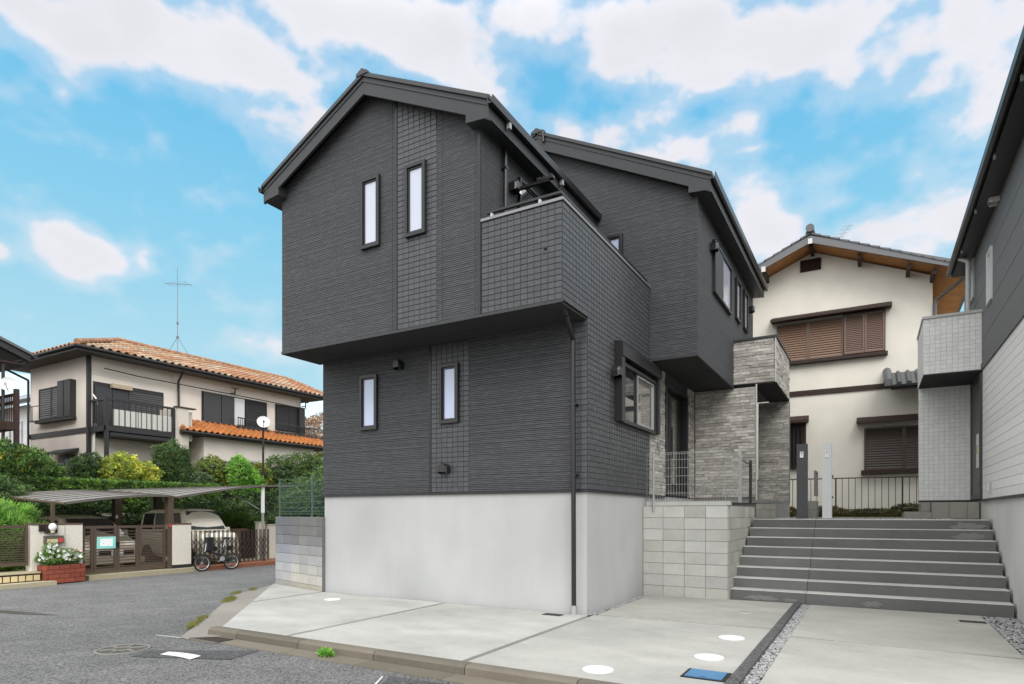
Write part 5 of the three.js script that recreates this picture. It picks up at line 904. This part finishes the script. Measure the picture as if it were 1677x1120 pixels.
// cars: a body lofted from cross-sections, a cabin on it, glass panels on the cabin
function car(name, label, at, o) {
  const t = thing(name, label, 'car', at), W = o.w, [ox, oy, oz] = at, S = o.sx ?? 1, P = (x, y, z) => [ox + x * S, oy + y, oz + z];
  const loft = (st, outline) => { const g = q(), rows = st.map((s) => { const h = outline(s), full = [...h.map(([z, y]) => [z, y]), ...h.slice(0, -1).reverse().map(([z, y]) => [-z, y])]; return full.map(([z, y]) => P(s[0], y, z)); }); for (let i = 0; i < rows.length - 1; i++) for (let k = 0; k < rows[i].length - 1; k++) g.quad(rows[i][k], rows[i][k + 1], rows[i + 1][k + 1], rows[i + 1][k]); g.poly(rows[0]); g.poly(rows[rows.length - 1]); const m = g.geo(); return m; };
  const body = (s) => { const [, w, yb, yt] = s; return [[0, yb], [w - .1, yb], [w - .02, yb + .12], [w, lerp(yb, yt, .45)], [w - .01, lerp(yb, yt, .7)], [w - .05, yt - .05], [w - .13, yt], [w * .4, yt + .02], [0, yt + .025]]; };
  const cab = (s) => { const [, w, yb, yt] = s; const k = sst(0, .5, yt - yb); return [[0, yb], [w, yb], [w - .05 * k, lerp(yb, yt, .55)], [w - .10 * k, lerp(yb, yt, .86)], [w - .17 * k, lerp(yb, yt, .97)], [w * .5, yt + .01], [0, yt + .02]]; };
  const B = part(t, 'body', loft(o.body.map(([x, w, a, b]) => [x, w * W, a, b]), body), o.paint), C = part(t, 'cabin', loft(o.cabin.map(([x, w, a, b]) => [x, w * W, a, b]), cab), o.paint); void B; void C;
  const kz = W / .74, sq = (p) => P(p[0], p[1], p[2] * kz), pane = (n, a, b, c, d, m = M.darkGlass) => part(t, n, q().quad(sq(a), sq(b), sq(c), sq(d)), m);
  o.panes.forEach((p) => pane(p[0], ...p.slice(1)));
  for (const [x, s] of [[o.axle[0], 1], [o.axle[0], -1], [o.axle[1], 1], [o.axle[1], -1]]) { const w = part(t, 'wheel', q().rod(P(x, o.r, s * (W - .17)), P(x, o.r, s * (W + .005)), o.r, 20), M.tyre); part(w, 'rim', q().rod(P(x, o.r, s * (W + .004)), P(x, o.r, s * (W + .014)), o.r * .62, 16), M.chrome); }
  for (const s of [-1, 1]) { const e = new THREE.SphereGeometry(1, 12, 8); e.scale(.09, .10, .17); e.rotateY(-s * .35); e.translate(...P(o.lamp[0], o.lamp[1], s * o.lamp[2])); part(t, 'headlight', q().add(e), mat([.6, .6, .62], .1, { physical: true, clearcoat: 1 })); part(t, 'mirror', q().box(ox + o.mirror[0] * S - .05, ox + o.mirror[0] * S + .05, oy + o.mirror[1], oy + o.mirror[1] + .14, oz + s * (W + .07) - .08, oz + s * (W + .07) + .08), o.paint); }
  const NX = ox + o.nose * S; part(t, 'grille', q().box(NX - .02, NX + .012, oy + .42, oy + .56, oz - W * .55, oz + W * .55), M.frame); part(t, 'bumper', q().box(NX - .1, NX + .03, oy + .2, oy + .36, oz - W * .9, oz + W * .9), o.bumper ?? o.paint); part(t, 'number_plate', q().box(NX + .03, NX + .042, oy + .40, oy + .56, oz - .16, oz + .16), mat([.66, .68, .6], .5)); part(t, 'badge', q().box(NX + .012, NX + .03, oy + .66, oy + .72, oz - .05, oz + .05), M.chrome);
  return t;
}
const silver = mat([.56, .49, .40], .3, { physical: true, metalness: .1, clearcoat: 1, clearcoatRoughness: .05 }), ivory = mat([.82, .76, .63], .35, { physical: true, clearcoat: 1, clearcoatRoughness: .06 });
car('parked_car', 'beige-grey small car parked nose out behind the brown slatted car gate', [-20.2, .02, -9.5], {
  w: .84, sx: 1.2, nose: 1.66, paint: silver, axle: [1.05, -1.15], r: .28, lamp: [1.52, .70, .52], mirror: [.55, .95],
  body: [[-1.68, .85, .35, .85], [-1.55, .97, .22, .93], [-.6, 1, .18, .95], [.6, 1, .18, .94], [1.15, .97, .2, .88], [1.52, .9, .22, .78], [1.66, .72, .3, .66]],
  cabin: [[-1.60, .86, .9, .98], [-1.45, .9, .92, 1.38], [-1.1, .92, .93, 1.50], [-.2, .92, .94, 1.53], [.25, .91, .93, 1.47], [.75, .9, .92, 1.12], [1.05, .86, .88, .92]],
  panes: [['windscreen', [.33, 1.44, .50], [.33, 1.44, -.50], [1.02, .95, -.60], [1.02, .95, .60]], ['side_window', [.62, .98, .683], [-.35, .98, .69], [-.3, 1.42, .62], [.18, 1.40, .62]], ['side_window', [-.4, .98, .69], [-1.3, .98, .685], [-1.15, 1.42, .615], [-.36, 1.42, .62]]],
});
car('parked_car', 'ivory boxy small car with upright windscreen behind the accordion gate', [-19.35, .02, -12.35], {
  w: .74, nose: 1.66, paint: ivory, axle: [1.1, -1.1], r: .29, lamp: [1.56, .78, .50], mirror: [.8, 1.0],
  body: [[-1.68, .93, .35, 1.0], [-1.55, 1, .22, 1.02], [-.6, 1, .2, 1.03], [.6, 1, .2, 1.03], [1.2, .99, .22, 1.02], [1.54, .95, .25, .96], [1.66, .85, .3, .82]],
  cabin: [[-1.62, .93, 1.0, 1.08], [-1.55, .95, 1.0, 1.64], [-1.2, .95, 1.02, 1.72], [0, .95, 1.02, 1.74], [.55, .94, 1.02, 1.71], [.85, .93, 1.02, 1.4], [1.02, .90, 1.0, 1.05]],
  panes: [['windscreen', [.62, 1.66, .52], [.62, 1.66, -.52], [1.03, 1.08, -.60], [1.03, 1.08, .60], mat([.07, .08, .085], .06, { physical: true, clearcoat: 1 })], ['side_window', [.75, 1.08, .708], [.05, 1.08, .712], [.05, 1.60, .645], [.52, 1.6, .64], mat([.13, .13, .115], .06, { physical: true, clearcoat: 1 })], ['side_window', [-.02, 1.08, .712], [-.75, 1.08, .712], [-.75, 1.60, .648], [-.02, 1.60, .646], mat([.13, .13, .115], .06, { physical: true, clearcoat: 1 })], ['side_window', [-.82, 1.08, .712], [-1.45, 1.08, .71], [-1.4, 1.58, .65], [-.82, 1.6, .648], mat([.03, .03, .03], .06, { physical: true, clearcoat: 1 })]],
});
// folding bicycle
{
  const b = thing('folding_bicycle', 'black and silver small-wheeled folding bicycle leaning before the accordion gate', 'bicycle', [-17.1, -.1, -11.9]), bk = mat([.02, .02, .021], .35), sv = mat([.6, .6, .62], .3, { metalness: .7 });
  const d = V(.14, 0, -.99).normalize(), BS = 1.2, At = (s, y, o = 0) => [-17.02 + (d.x * s - d.z * o) * BS, -.1 + y * BS, -11.27 + (d.z * s + d.x * o) * BS];
  for (const s of [0, .74]) {
    const w = part(b, 'wheel', (() => { const g = q(), R = .205; const T0 = new THREE.TorusGeometry((R - .018) * BS, .028, 8, 32); T0.rotateY(Math.PI / 2 + Math.atan2(d.x, -d.z) * -1); T0.translate(...At(s, .205)); return g.add(T0); })(), M.tyre);
    const T1 = new THREE.TorusGeometry(.165 * BS, .014, 6, 32); T1.rotateY(Math.PI / 2 + Math.atan2(d.x, -d.z) * -1); T1.translate(...At(s, .205)); part(w, 'rim', q().add(T1), sv);
    const sp = q(); for (let k = 0; k < 14; k++) { const a = k / 14 * 6.283; sp.rod(At(s, .205), At(s + Math.cos(a) * .165, .205 + Math.sin(a) * .165), .0025, 4); } part(w, 'spokes', sp, sv); part(w, 'hub', q().rod(At(s, .205, -.04), At(s, .205, .04), .022, 10), sv);
    const fd = q(); for (let k = 0; k < 8; k++) { const a = .5 + k * .26, c = a + .26; fd.quad(At(s + Math.cos(a) * .235, .205 + Math.sin(a) * .235, -.025), At(s + Math.cos(a) * .235, .205 + Math.sin(a) * .235, .025), At(s + Math.cos(c) * .235, .205 + Math.sin(c) * .235, .025), At(s + Math.cos(c) * .235, .205 + Math.sin(c) * .235, -.025)); } part(b, 'mudguard', fd, bk);
  }
  part(b, 'fork', q().rod(At(0, .205, .05), At(.07, .5, .04), .014, 8).rod(At(0, .205, -.05), At(.07, .5, -.04), .014, 8), bk); part(b, 'frame', q().path([At(.07, .5), At(.2, .46), At(.42, .40), At(.52, .34)], .038, 10).rod(At(.45, .3), At(.56, .62), .028, 10).rod(At(.5, .32), At(.74, .205, .05), .014, 8).rod(At(.5, .32), At(.74, .205, -.05), .014, 8).rod(At(.53, .52), At(.74, .205, .05), .011, 8), bk);
  part(b, 'handlebar_stem', q().rod(At(.07, .48), At(.15, .95), .019, 10), sv); part(b, 'seat_post', q().rod(At(.5, .45), At(.585, .78), .016, 10), sv); part(b, 'handlebar', q().path([At(.2, .97, -.25), At(.15, .96, -.1), At(.15, .96, .1), At(.2, .97, .25)], .012, 8), bk); part(b, 'grip', q().rod(At(.2, .97, .16), At(.21, .97, .27), .018, 8), bk); part(b, 'grip', q().rod(At(.2, .97, -.16), At(.21, .97, -.27), .018, 8), bk);
  const sd = new THREE.SphereGeometry(1, 14, 8); sd.scale(.07, .035, .13); sd.rotateY(-Math.atan2(d.x, -d.z)); sd.translate(...At(.61, .80)); part(b, 'saddle', q().add(sd), bk); part(b, 'front_bag', q().box(-17.10, -16.93, .50, .90, -11.57, -11.38), bk); part(b, 'chainring', q().rod(At(.47, .29, .06), At(.47, .29, .07), .075, 18), sv); part(b, 'crank', q().rod(At(.47, .29, .07), At(.36, .22, .08), .010, 6).rod(At(.47, .29, -.07), At(.58, .36, -.08), .010, 6), sv); part(b, 'pedal', q().box(-16.98, -16.88, .14, .16, -11.76, -11.67), bk); part(b, 'brake_cable', q().path([At(.15, .95), At(.08, .85), At(.04, .6), At(.03, .4)], .004, 4), bk);
}
// old block wall with stains at the corner of the plot, and the green fence on it
{
  const A = [-11.86, -9.66], B = [-9.78, -9.10], L = Math.hypot(B[0] - A[0], B[1] - A[1]), ang = -Math.atan2(B[1] - A[1], B[0] - A[0]), w = thing('old_block_wall', 'weathered grey concrete block wall at the left end of the concrete base, dark and stained above', 'wall', [A[0], 0, A[1]]);
  w.rotation.y = ang; const r = rng(44), lp = (n, g, m) => { const k = new THREE.Mesh(g.geo(), m); k.name = n; k.castShadow = k.receiveShadow = true; w.add(k); return k; };
  lp('mortar_bed', q().box(0, L + .02, -.3, 1.53, -.15, -.012), mat([.17, .17, .165], .9, { map: T.concrete }));
  const rows = [[.19, .192, .195], [.21, .212, .217], [.24, .242, .25], [.34, .345, .355], [.41, .412, .413], [.50, .49, .47], [.52, .50, .46], [.42, .39, .33]];
  for (let k = 0; k < 8; k++) for (let i = 0; i < 6; i++) {
    const a = i * .39, b = Math.min(L + .02, a + .39), y1 = 1.535 - k * .205, c = (() => { const e = .94 + r() * .12; return rows[k].map((v, j) => v * e * (i < 2 ? [.95, .99, 1.06][j] : [1.02, 1.01, .99][j]) * 2); })(), g = q(); g.off = [r() * 3, r() * 3]; if (b - a < .05) continue;  // left blocks tinted bluer: a bluish reflection put into their colour
    g.piece('z', 1, a + .004, b - .004, y1 - .2, y1 - .003, -.012, .012, .004, c); lp('block', g, k < 3 ? M.blockWet : M.blockOld);
  }
  const f = thing('wire_fence', 'green wire mesh fence standing on the old stained block wall', 'fence', [A[0], 1.53, A[1]]); f.rotation.y = ang; const m = mat([.07, .13, .105], .45), fp = (n, g) => { const k = new THREE.Mesh(g.geo(), m); k.name = n; k.castShadow = k.receiveShadow = true; f.add(k); };
  for (const y of [.06, .12, .20, .32, .44, .56, .68, .76, .84]) fp('wire', q().rod([.02, y, -.07], [L, y + .0, -.07], .005, 5)); for (let k = 0; k < 48; k++) fp('wire', q().rod([.03 + k * .044, .04, -.066], [.03 + k * .044, .74, -.066], .0022, 4)); for (const x of [.05, 1.6]) fp('post', q().rod([x, 0, -.09], [x, .86, -.09], .022, 8));
}

// ---------------------------------------------------------------- road, drive, kerb and what lies on them
const RY = -.1;
function sheet(x0, x1, z0, z1, y, nx, nz, f) { const g = q(); for (let i = 0; i < nx; i++) for (let k = 0; k < nz; k++) { const a = lerp(x0, x1, i / nx), b = lerp(x0, x1, (i + 1) / nx), c = lerp(z0, z1, k / nz), d = lerp(z0, z1, (k + 1) / nz); g.tri([a, y, d], [b, y, d], [b, y, c]).tri([a, y, d], [b, y, c], [a, y, c]); const P = [[a, d], [b, d], [b, c], [a, d], [b, c], [a, c]]; P.forEach(([x, z], j) => { const o = g.c.length - 18 + j * 3, t = f(x, z); g.c[o] = t[0]; g.c[o + 1] = t[1]; g.c[o + 2] = t[2]; }); } return g; }
struct('ground', q().box(-420, 420, -1.2, -.16, -420, 420), M.soil);
struct('road', sheet(-60, 30, -42, 12, RY, 180, 108, (x, z) => { const n = fbm3(x * .35, 2, z * .35, 3), m = fbm3(x * 1.7, 9, z * 1.7, 3), w = sst(-11, -16, x) * .12, t = .86 + (n - .5) * .35 + (m - .5) * .22 + w; return [t, t * .995, t * .99]; }), M.asphalt);
// drive: pale concrete bays with gravel joints between them
const bay = (name, pts, tone) => { const g = q(), up = pts.map(([x, z]) => [x, 0, z]); g.off = [pts[0][0] * .7, pts[0][1] * .3]; g.poly(up, tone); for (let i = 0; i < pts.length; i++) { const a = pts[i], b = pts[(i + 1) % pts.length]; g.quad([a[0], 0, a[1]], [b[0], 0, b[1]], [b[0], -.2, b[1]], [a[0], -.2, a[1]], tone); } struct(name, g, M.slab); };
const FZ = -5.58;
bay('drive_slab', [[-11.86, -9.62], [-9.76, -9.08], [-9.76, -7.44]], [.98, .97, .95]);
bay('drive_slab', [[-9.68, -7.36], [-9.68, -9.06], [-6.66, -9.06], [-6.66, FZ], [-7.96, FZ]], [1.08, 1.07, 1.05]);
bay('drive_slab', [[-6.58, FZ], [-6.58, -9.06], [-3.86, -9.06], [-3.86, FZ]], [1.06, 1.05, 1.03]);
bay('drive_slab', [[-3.78, FZ], [-3.78, -9.14], [-1.195, -9.22], [-1.195, FZ]], [.98, .965, .94]);
bay('drive_slab', [[-3.74, -9.22], [-3.74, -11.86], [-2.3, -12.06], [-1.195, -12.12], [-1.195, -9.30]], [.93, .91, .86]);
bay('drive_slab', [[-.91, -8.86], [-.91, -12.08], [1.48, -12.08], [1.48, -8.78]], [.95, .93, .88]);
bay('drive_slab', [[-.91, FZ], [-.91, -8.78], [1.48, -8.70], [1.48, FZ]], [1.02, 1.0, .96]);
struct('drive_bed', q().box(-7.8, 1.96, -.25, -.034, -12.2, FZ + .02).poly([[-11.75, -.034, -9.58], [-9.7, -.034, -7.45], [-7.75, -.034, -5.62], [-7.75, -.034, -9.1], [-9.7, -.034, -9.08]]), mat([.035, .034, .031], 1, { map: T.concrete }));
struct('verge', q().quad([-12.4, -.092, -10.05], [-11.95, -.092, -9.25], [-11.1, -.086, -8.75], [-11.86, -.086, -9.62]).quad([-11.95, -.092, -9.25], [-11.6, -.092, -8.45], [-10.6, -.086, -8.2], [-11.1, -.086, -8.75]).quad([-11.6, -.092, -8.45], [-10.4, -.092, -7.25], [-9.9, -.086, -7.5], [-10.6, -.086, -8.2]).quad([-10.4, -.092, -7.25], [-9.4, -.092, -6.3], [-8.9, -.086, -6.6], [-9.9, -.086, -7.5]).quad([-9.4, -.092, -6.3], [-8.14, -.092, -5.05], [-7.7, -.086, -5.42], [-8.9, -.086, -6.6]), mat([.30, .28, .245], .95, { map: T.concrete, bump: [T.grain, .006] }));
{
  // gravel in the joints and along the walls
  const g = q(), r = rng(19), pr = [[1, 0, 0], [-1, 0, 0], [0, 1, 0], [0, -1, 0], [0, 0, 1], [0, 0, -1]];
  const stone = (x, y, z, s) => { const t = .55 + r() * 1.1, c = [t, t, t * 1.01], a = r() * 6.28, ca = Math.cos(a), sa = Math.sin(a), k = [1, .7 + r() * .5, .6 + r() * .3, .6, .8 + r() * .5, .8 + r() * .4]; const P = pr.map((p, i) => { const X = p[0] * k[i] * s, Y = p[1] * k[i] * s * .75, Z = p[2] * k[i] * s; return [x + X * ca - Z * sa, y + Y, z + X * sa + Z * ca]; }); for (const [i, j, l] of [[0, 2, 4], [4, 2, 1], [1, 2, 5], [5, 2, 0], [0, 3, 4], [4, 3, 1], [1, 3, 5], [5, 3, 0]]) g.tri(P[i], P[j], P[l], c); };
  const strip = (a, b, w, n, s0, s1, y) => { for (let i = 0; i < n; i++) { const t = r(), o = (r() - .5) * w, dx = b[0] - a[0], dz = b[1] - a[1], l = Math.hypot(dx, dz), s = s0 + r() * (s1 - s0); stone(a[0] + dx * t - dz / l * o, y + s * .3, a[1] + dz * t + dx / l * o, s); } };
  strip([-.99, FZ], [-.99, -12.1], .155, 3400, .007, .019, -.024); strip([1.72, FZ], [1.72, -12.1], .44, 3600, .010, .024, -.02);
  strip([-9.7, -9.115], [-4.2, -9.115], .10, 1500, .007, .016, -.02); strip([-3.82, FZ], [-3.82, -9.2], .06, 230, .006, .012, -.034); strip([-6.62, FZ], [-6.62, -9.1], .055, 200, .005, .011, -.034); strip([-3.83, -9.2], [-3.83, -11.95], .14, 900, .008, .016, -.02); strip([-3.74, -9.22], [-1.1, -9.26], .06, 220, .006, .012, -.03); strip([-.8, -8.82], [1.5, -8.74], .06, 240, .006, .012, -.03); strip([-9.72, -7.4], [-9.72, -9.06], .06, 160, .006, .012, -.024); strip([-2.3, -12.10], [1.9, -12.14], .10, 900, .007, .016, -.02);
  stuff('pebbles', g, M.pebble, 'white and grey pebbles filling the joints between the concrete bays', 'pebbles');
}
// granite edging strip beside the gravel
const edging = new THREE.Group(); edging.name = 'edging'; edging.userData = { kind: 'structure' }; scene.add(edging); origin.set(edging, V(0, 0, 0));
for (let k = 0; k < 11; k++) { const a = FZ - k * .596, r = rng(300 + k); part(edging, 'edging_stone', (() => { const g = q(); g.off = [r(), r() * 3]; return g.box(-1.188, -1.075, -.1, .012 + r() * .004, a - .588, a); })(), M.granite); }
// kerb along the front road, gutter in front of it
{
  const r = rng(61), kerb = new THREE.Group(); kerb.name = 'kerb'; kerb.userData = { kind: 'structure' }; scene.add(kerb); origin.set(kerb, V(0, 0, 0));
  let x = -8.05; for (let k = 0; k < 9; k++) { const l = k === 0 ? .62 : 1.2 + r() * .1, t = .8 + r() * .35, g = q(), z0 = FZ + .01, z1 = FZ + .16, x1 = x + l - .012; g.off = [r() * 2, r() * 2]; const c = [t, t * .98, t * .95], d = .02 + r() * .012; g.quad([x, -.22, z1 + .02], [x1, -.22, z1 + .02], [x1, -d, z1], [x, -d, z1], c).quad([x, -d, z1], [x1, -d, z1], [x1, .004, z1 - .03], [x, .004, z1 - .03], c).quad([x, .004, z1 - .03], [x1, .004, z1 - .03], [x1, .004, z0], [x, .004, z0], c).quad([x, -.22, z1 + .02], [x, -d, z1], [x, .004, z1 - .03], [x, .004, z0], c).quad([x1, -.22, z1 + .02], [x1, -d, z1], [x1, .004, z1 - .03], [x1, .004, z0], c); part(kerb, 'kerb_stone', g, M.kerb); x += l; }
  const gut = new THREE.Group(); gut.name = 'gutter'; gut.userData = { kind: 'structure' }; scene.add(gut); origin.set(gut, V(0, 0, 0));
  x = -7.4; for (let k = 0; k < 8; k++) { const t = .9 + r() * .3, l = 1.2, g = q(); g.off = [r() * 2, r() * 2]; g.box(x, x + l - .008, -.3, RY + .006, FZ + .18, FZ + .45 + .0, [t, t * .97, t * .92]); part(gut, 'gutter_slab', g, M.kerb); x += l; }
  const inlet = thing('gutter_inlet', 'dark rusty drain inlet let into the left end of the kerb', 'drain', [-7.6, -.1, -5.3]); part(inlet, 'rim', q().box(-8.0, -7.42, -.2, RY + .012, FZ + .45, FZ + .5).box(-8.0, -7.42, -.2, RY + .012, FZ + .18, FZ + .2), M.kerb); part(inlet, 'opening', q().box(-7.98, -7.44, -.25, RY + .003, FZ + .205, FZ + .445), M.frame); for (let k = 0; k < 9; k++) part(inlet, 'grate_bar', q().box(-7.96 + k * .06, -7.935 + k * .06, RY - .03, RY + .010, FZ + .205, FZ + .445), mat([.06, .045, .035], .7));
}
// covers, drains and marks
function cover(label, x, z, r, rimMat, capMat, group, y = 0) { const t = thing('access_cover', label, 'cover', [x, y, z], group); part(t, 'lid', q().rod([x, y - .02, z], [x, y + .009, z], r, 40), capMat); part(t, 'rim', (() => { const g = new THREE.TorusGeometry(r + .006, .006, 6, 40); g.rotateX(Math.PI / 2); g.translate(x, y + .003, z); return q().add(g); })(), rimMat); return t; }
const wc = mat([.86, .86, .85], .45, { map: T.plaster }), wr = mat([.55, .55, .54], .5);
cover('round white cover in the concrete nearest the front kerb', -2.42, -5.95, .155, wr, wc); cover('round white cover between the blue box lid and the farther white cover', -1.56, -7.08, .155, wr, wc); cover('round white cover on the concrete nearest the grey stairs', -1.55, -8.33, .155, wr, wc); cover('round white cover at the left foot of the tall concrete base', -8.68, -8.35, .15, wr, wc);
cover('small grey round cleanout cap on the concrete before the stairs', -1.76, -10.6, .085, wr, mat([.25, .25, .24], .7));
{
  const b = thing('meter_box', 'blue rectangular meter box lid in a black frame beside the granite edging', 'meter box', [-1.42, 0, -6.3]); part(b, 'frame', q().box(-1.62, -1.20, -.1, .010, -6.46, -6.10), M.frame); part(b, 'lid', q().box(-1.585, -1.235, -.05, .018, -6.43, -6.13), mat([.085, .24, .43], .4, { map: T.concrete, bump: [T.grain, .002] })); part(b, 'finger_slot', q().box(-1.44, -1.38, .017, .0195, -6.155, -6.145), M.frame);
  for (const [x, z, l] of [[-4.36, -8.84, 'small dark drain grate at the foot of the concrete base near the rain pipe'], [1.44 - .14, -11.35, 'small dark drain grate in front of the right end of the stairs']]) { const d = thing('drain_grate', l, 'drain', [x, 0, z]); part(d, 'frame', q().box(x - .16, x + .16, -.05, .006, z - .08, z + .08), M.frame); for (let k = 0; k < 9; k++) part(d, 'grate_bar', q().box(x - .14 + k * .034, x - .122 + k * .034, .0, .011, z - .07, z + .07), mat([.05, .05, .05], .6)); }
  const mx = -8.1, mz = -4.3, mh = thing('manhole_cover', 'cast iron manhole cover with a pale ring in the road asphalt', 'manhole cover', [mx, RY, mz]), iron = mat([.085, .078, .055], .8, { map: T.concrete });
  part(mh, 'rim', (() => { const g = new THREE.TorusGeometry(.29, .022, 8, 48); g.scale(1, 1, .5); g.rotateX(Math.PI / 2); g.translate(mx, RY + .004, mz); return q().add(g); })(), mat([.17, .165, .15], .7)); part(mh, 'lid', q().rod([mx, RY - .03, mz], [mx, RY + .008, mz], .268, 40), iron);
  for (let k = 0; k < 6; k++) { const a = k / 6 * 6.283; part(mh, 'rib', q().rod([mx + Math.cos(a) * .1, RY + .010, mz + Math.sin(a) * .1], [mx + Math.cos(a) * .25, RY + .010, mz + Math.sin(a) * .25], .012, 6), mat([.17, .165, .15], .7)); } part(mh, 'ring', (() => { const g = new THREE.TorusGeometry(.1, .012, 6, 32); g.rotateX(Math.PI / 2); g.translate(mx, RY + .008, mz); return q().add(g); })(), mat([.17, .165, .15], .7));
  struct('road_patch', q().quad([-7.6, RY + .006, -4.12], [-6.45, RY + .006, -4.62], [-6.55, RY + .006, -5.1], [-7.75, RY + .006, -4.45]), mat([.11, .11, .112], .9, { map: T.asphalt, bump: [T.asphalt, .005] }));
  struct('road_patch', q().quad([-4.35, RY + .006, -4.98], [-2.6, RY + .006, -5.11], [-2.2, RY + .006, -4.3], [-4.0, RY + .006, -4.3]), mat([.11, .11, .112], .9, { map: T.asphalt, bump: [T.asphalt, .005] }));
  { const g = q(), n = 10; for (let i = 0; i < n; i++) { const t = i / n, s = (i + 1) / n, P = (k, o) => { const w = .07 + o * (.0); return [lerp(-7.42, -6.86, k) + o * .03, RY + .011, lerp(-4.42, -4.41, k) - Math.sin(k * 2.2) * .06 + o * w * (1 + k * .3)]; }; g.quad(P(t, 1), P(s, 1), P(s, -1), P(t, -1)); } struct('road_marking', g, mat([.78, .78, .77], .7, { map: T.concrete })); }
  struct('road_marking', q().quad([-8.65, RY + .006, -5.02], [-8.02, RY + .006, -5.10], [-8.02, RY + .006, -5.13], [-8.65, RY + .006, -5.04]), mat([.6, .6, .6], .8)); struct('road_marking', q().quad([-4.4, RY + .011, -4.92], [-4.38, RY + .011, -4.92], [-4.05, RY + .011, -4.3], [-4.08, RY + .011, -4.3]), mat([.6, .6, .6], .8));
  struct('wet_patch', q().poly([[-14, RY + .004, -4.62], [-12.4, RY + .004, -4.93], [-11.75, RY + .004, -5.2], [-12.3, RY + .004, -5.16], [-13.9, RY + .004, -4.86]]), mat([.10, .095, .08], .45, { map: T.asphalt }));
}
// weeds and moss
{
  const w = thing('kerb_weed', 'small bright green weed growing at the foot of the kerb', 'weed', [-5.62, -.1, -5.28]); foliage(w, [[-5.62, -.075, -5.30, .085, .04, .06]], { seed: 81, n: 110, leaf: .038, colors: BG, core: .3, part: 'leaves' });
  const g = q(), r = rng(82); for (const [x, z, a, n] of [[-10.85, -7.75, .20, 480], [-11.0, -7.9, .14, 260], [-11.65, -8.5, .16, 200], [-11.9, -9.1, .14, 130], [-9.35, -6.2, .13, 150], [-9.0, -5.85, .15, 190], [-8.75, -5.6, .1, 110]]) for (let i = 0; i < n; i++) { const s = (r() + r() + r() - 1.5) * a * 1.6, w = (r() + r() - 1) * a * .8, X = x + s * .69 + w * .6, Z = z + s * .72 - w * .6, h = .01 + r() * .035, t = [.10 + r() * .09, .12 + r() * .05, .03]; g.tri([X - .012, -.083, Z], [X + .012, -.083, Z], [X + (r() - .5) * .04, -.083 + h, Z + (r() - .5) * .04], t); } stuff('moss', g, M.plain, 'yellow-green moss along the edge of the side street', 'moss');
}
renderer.render(scene, camera);
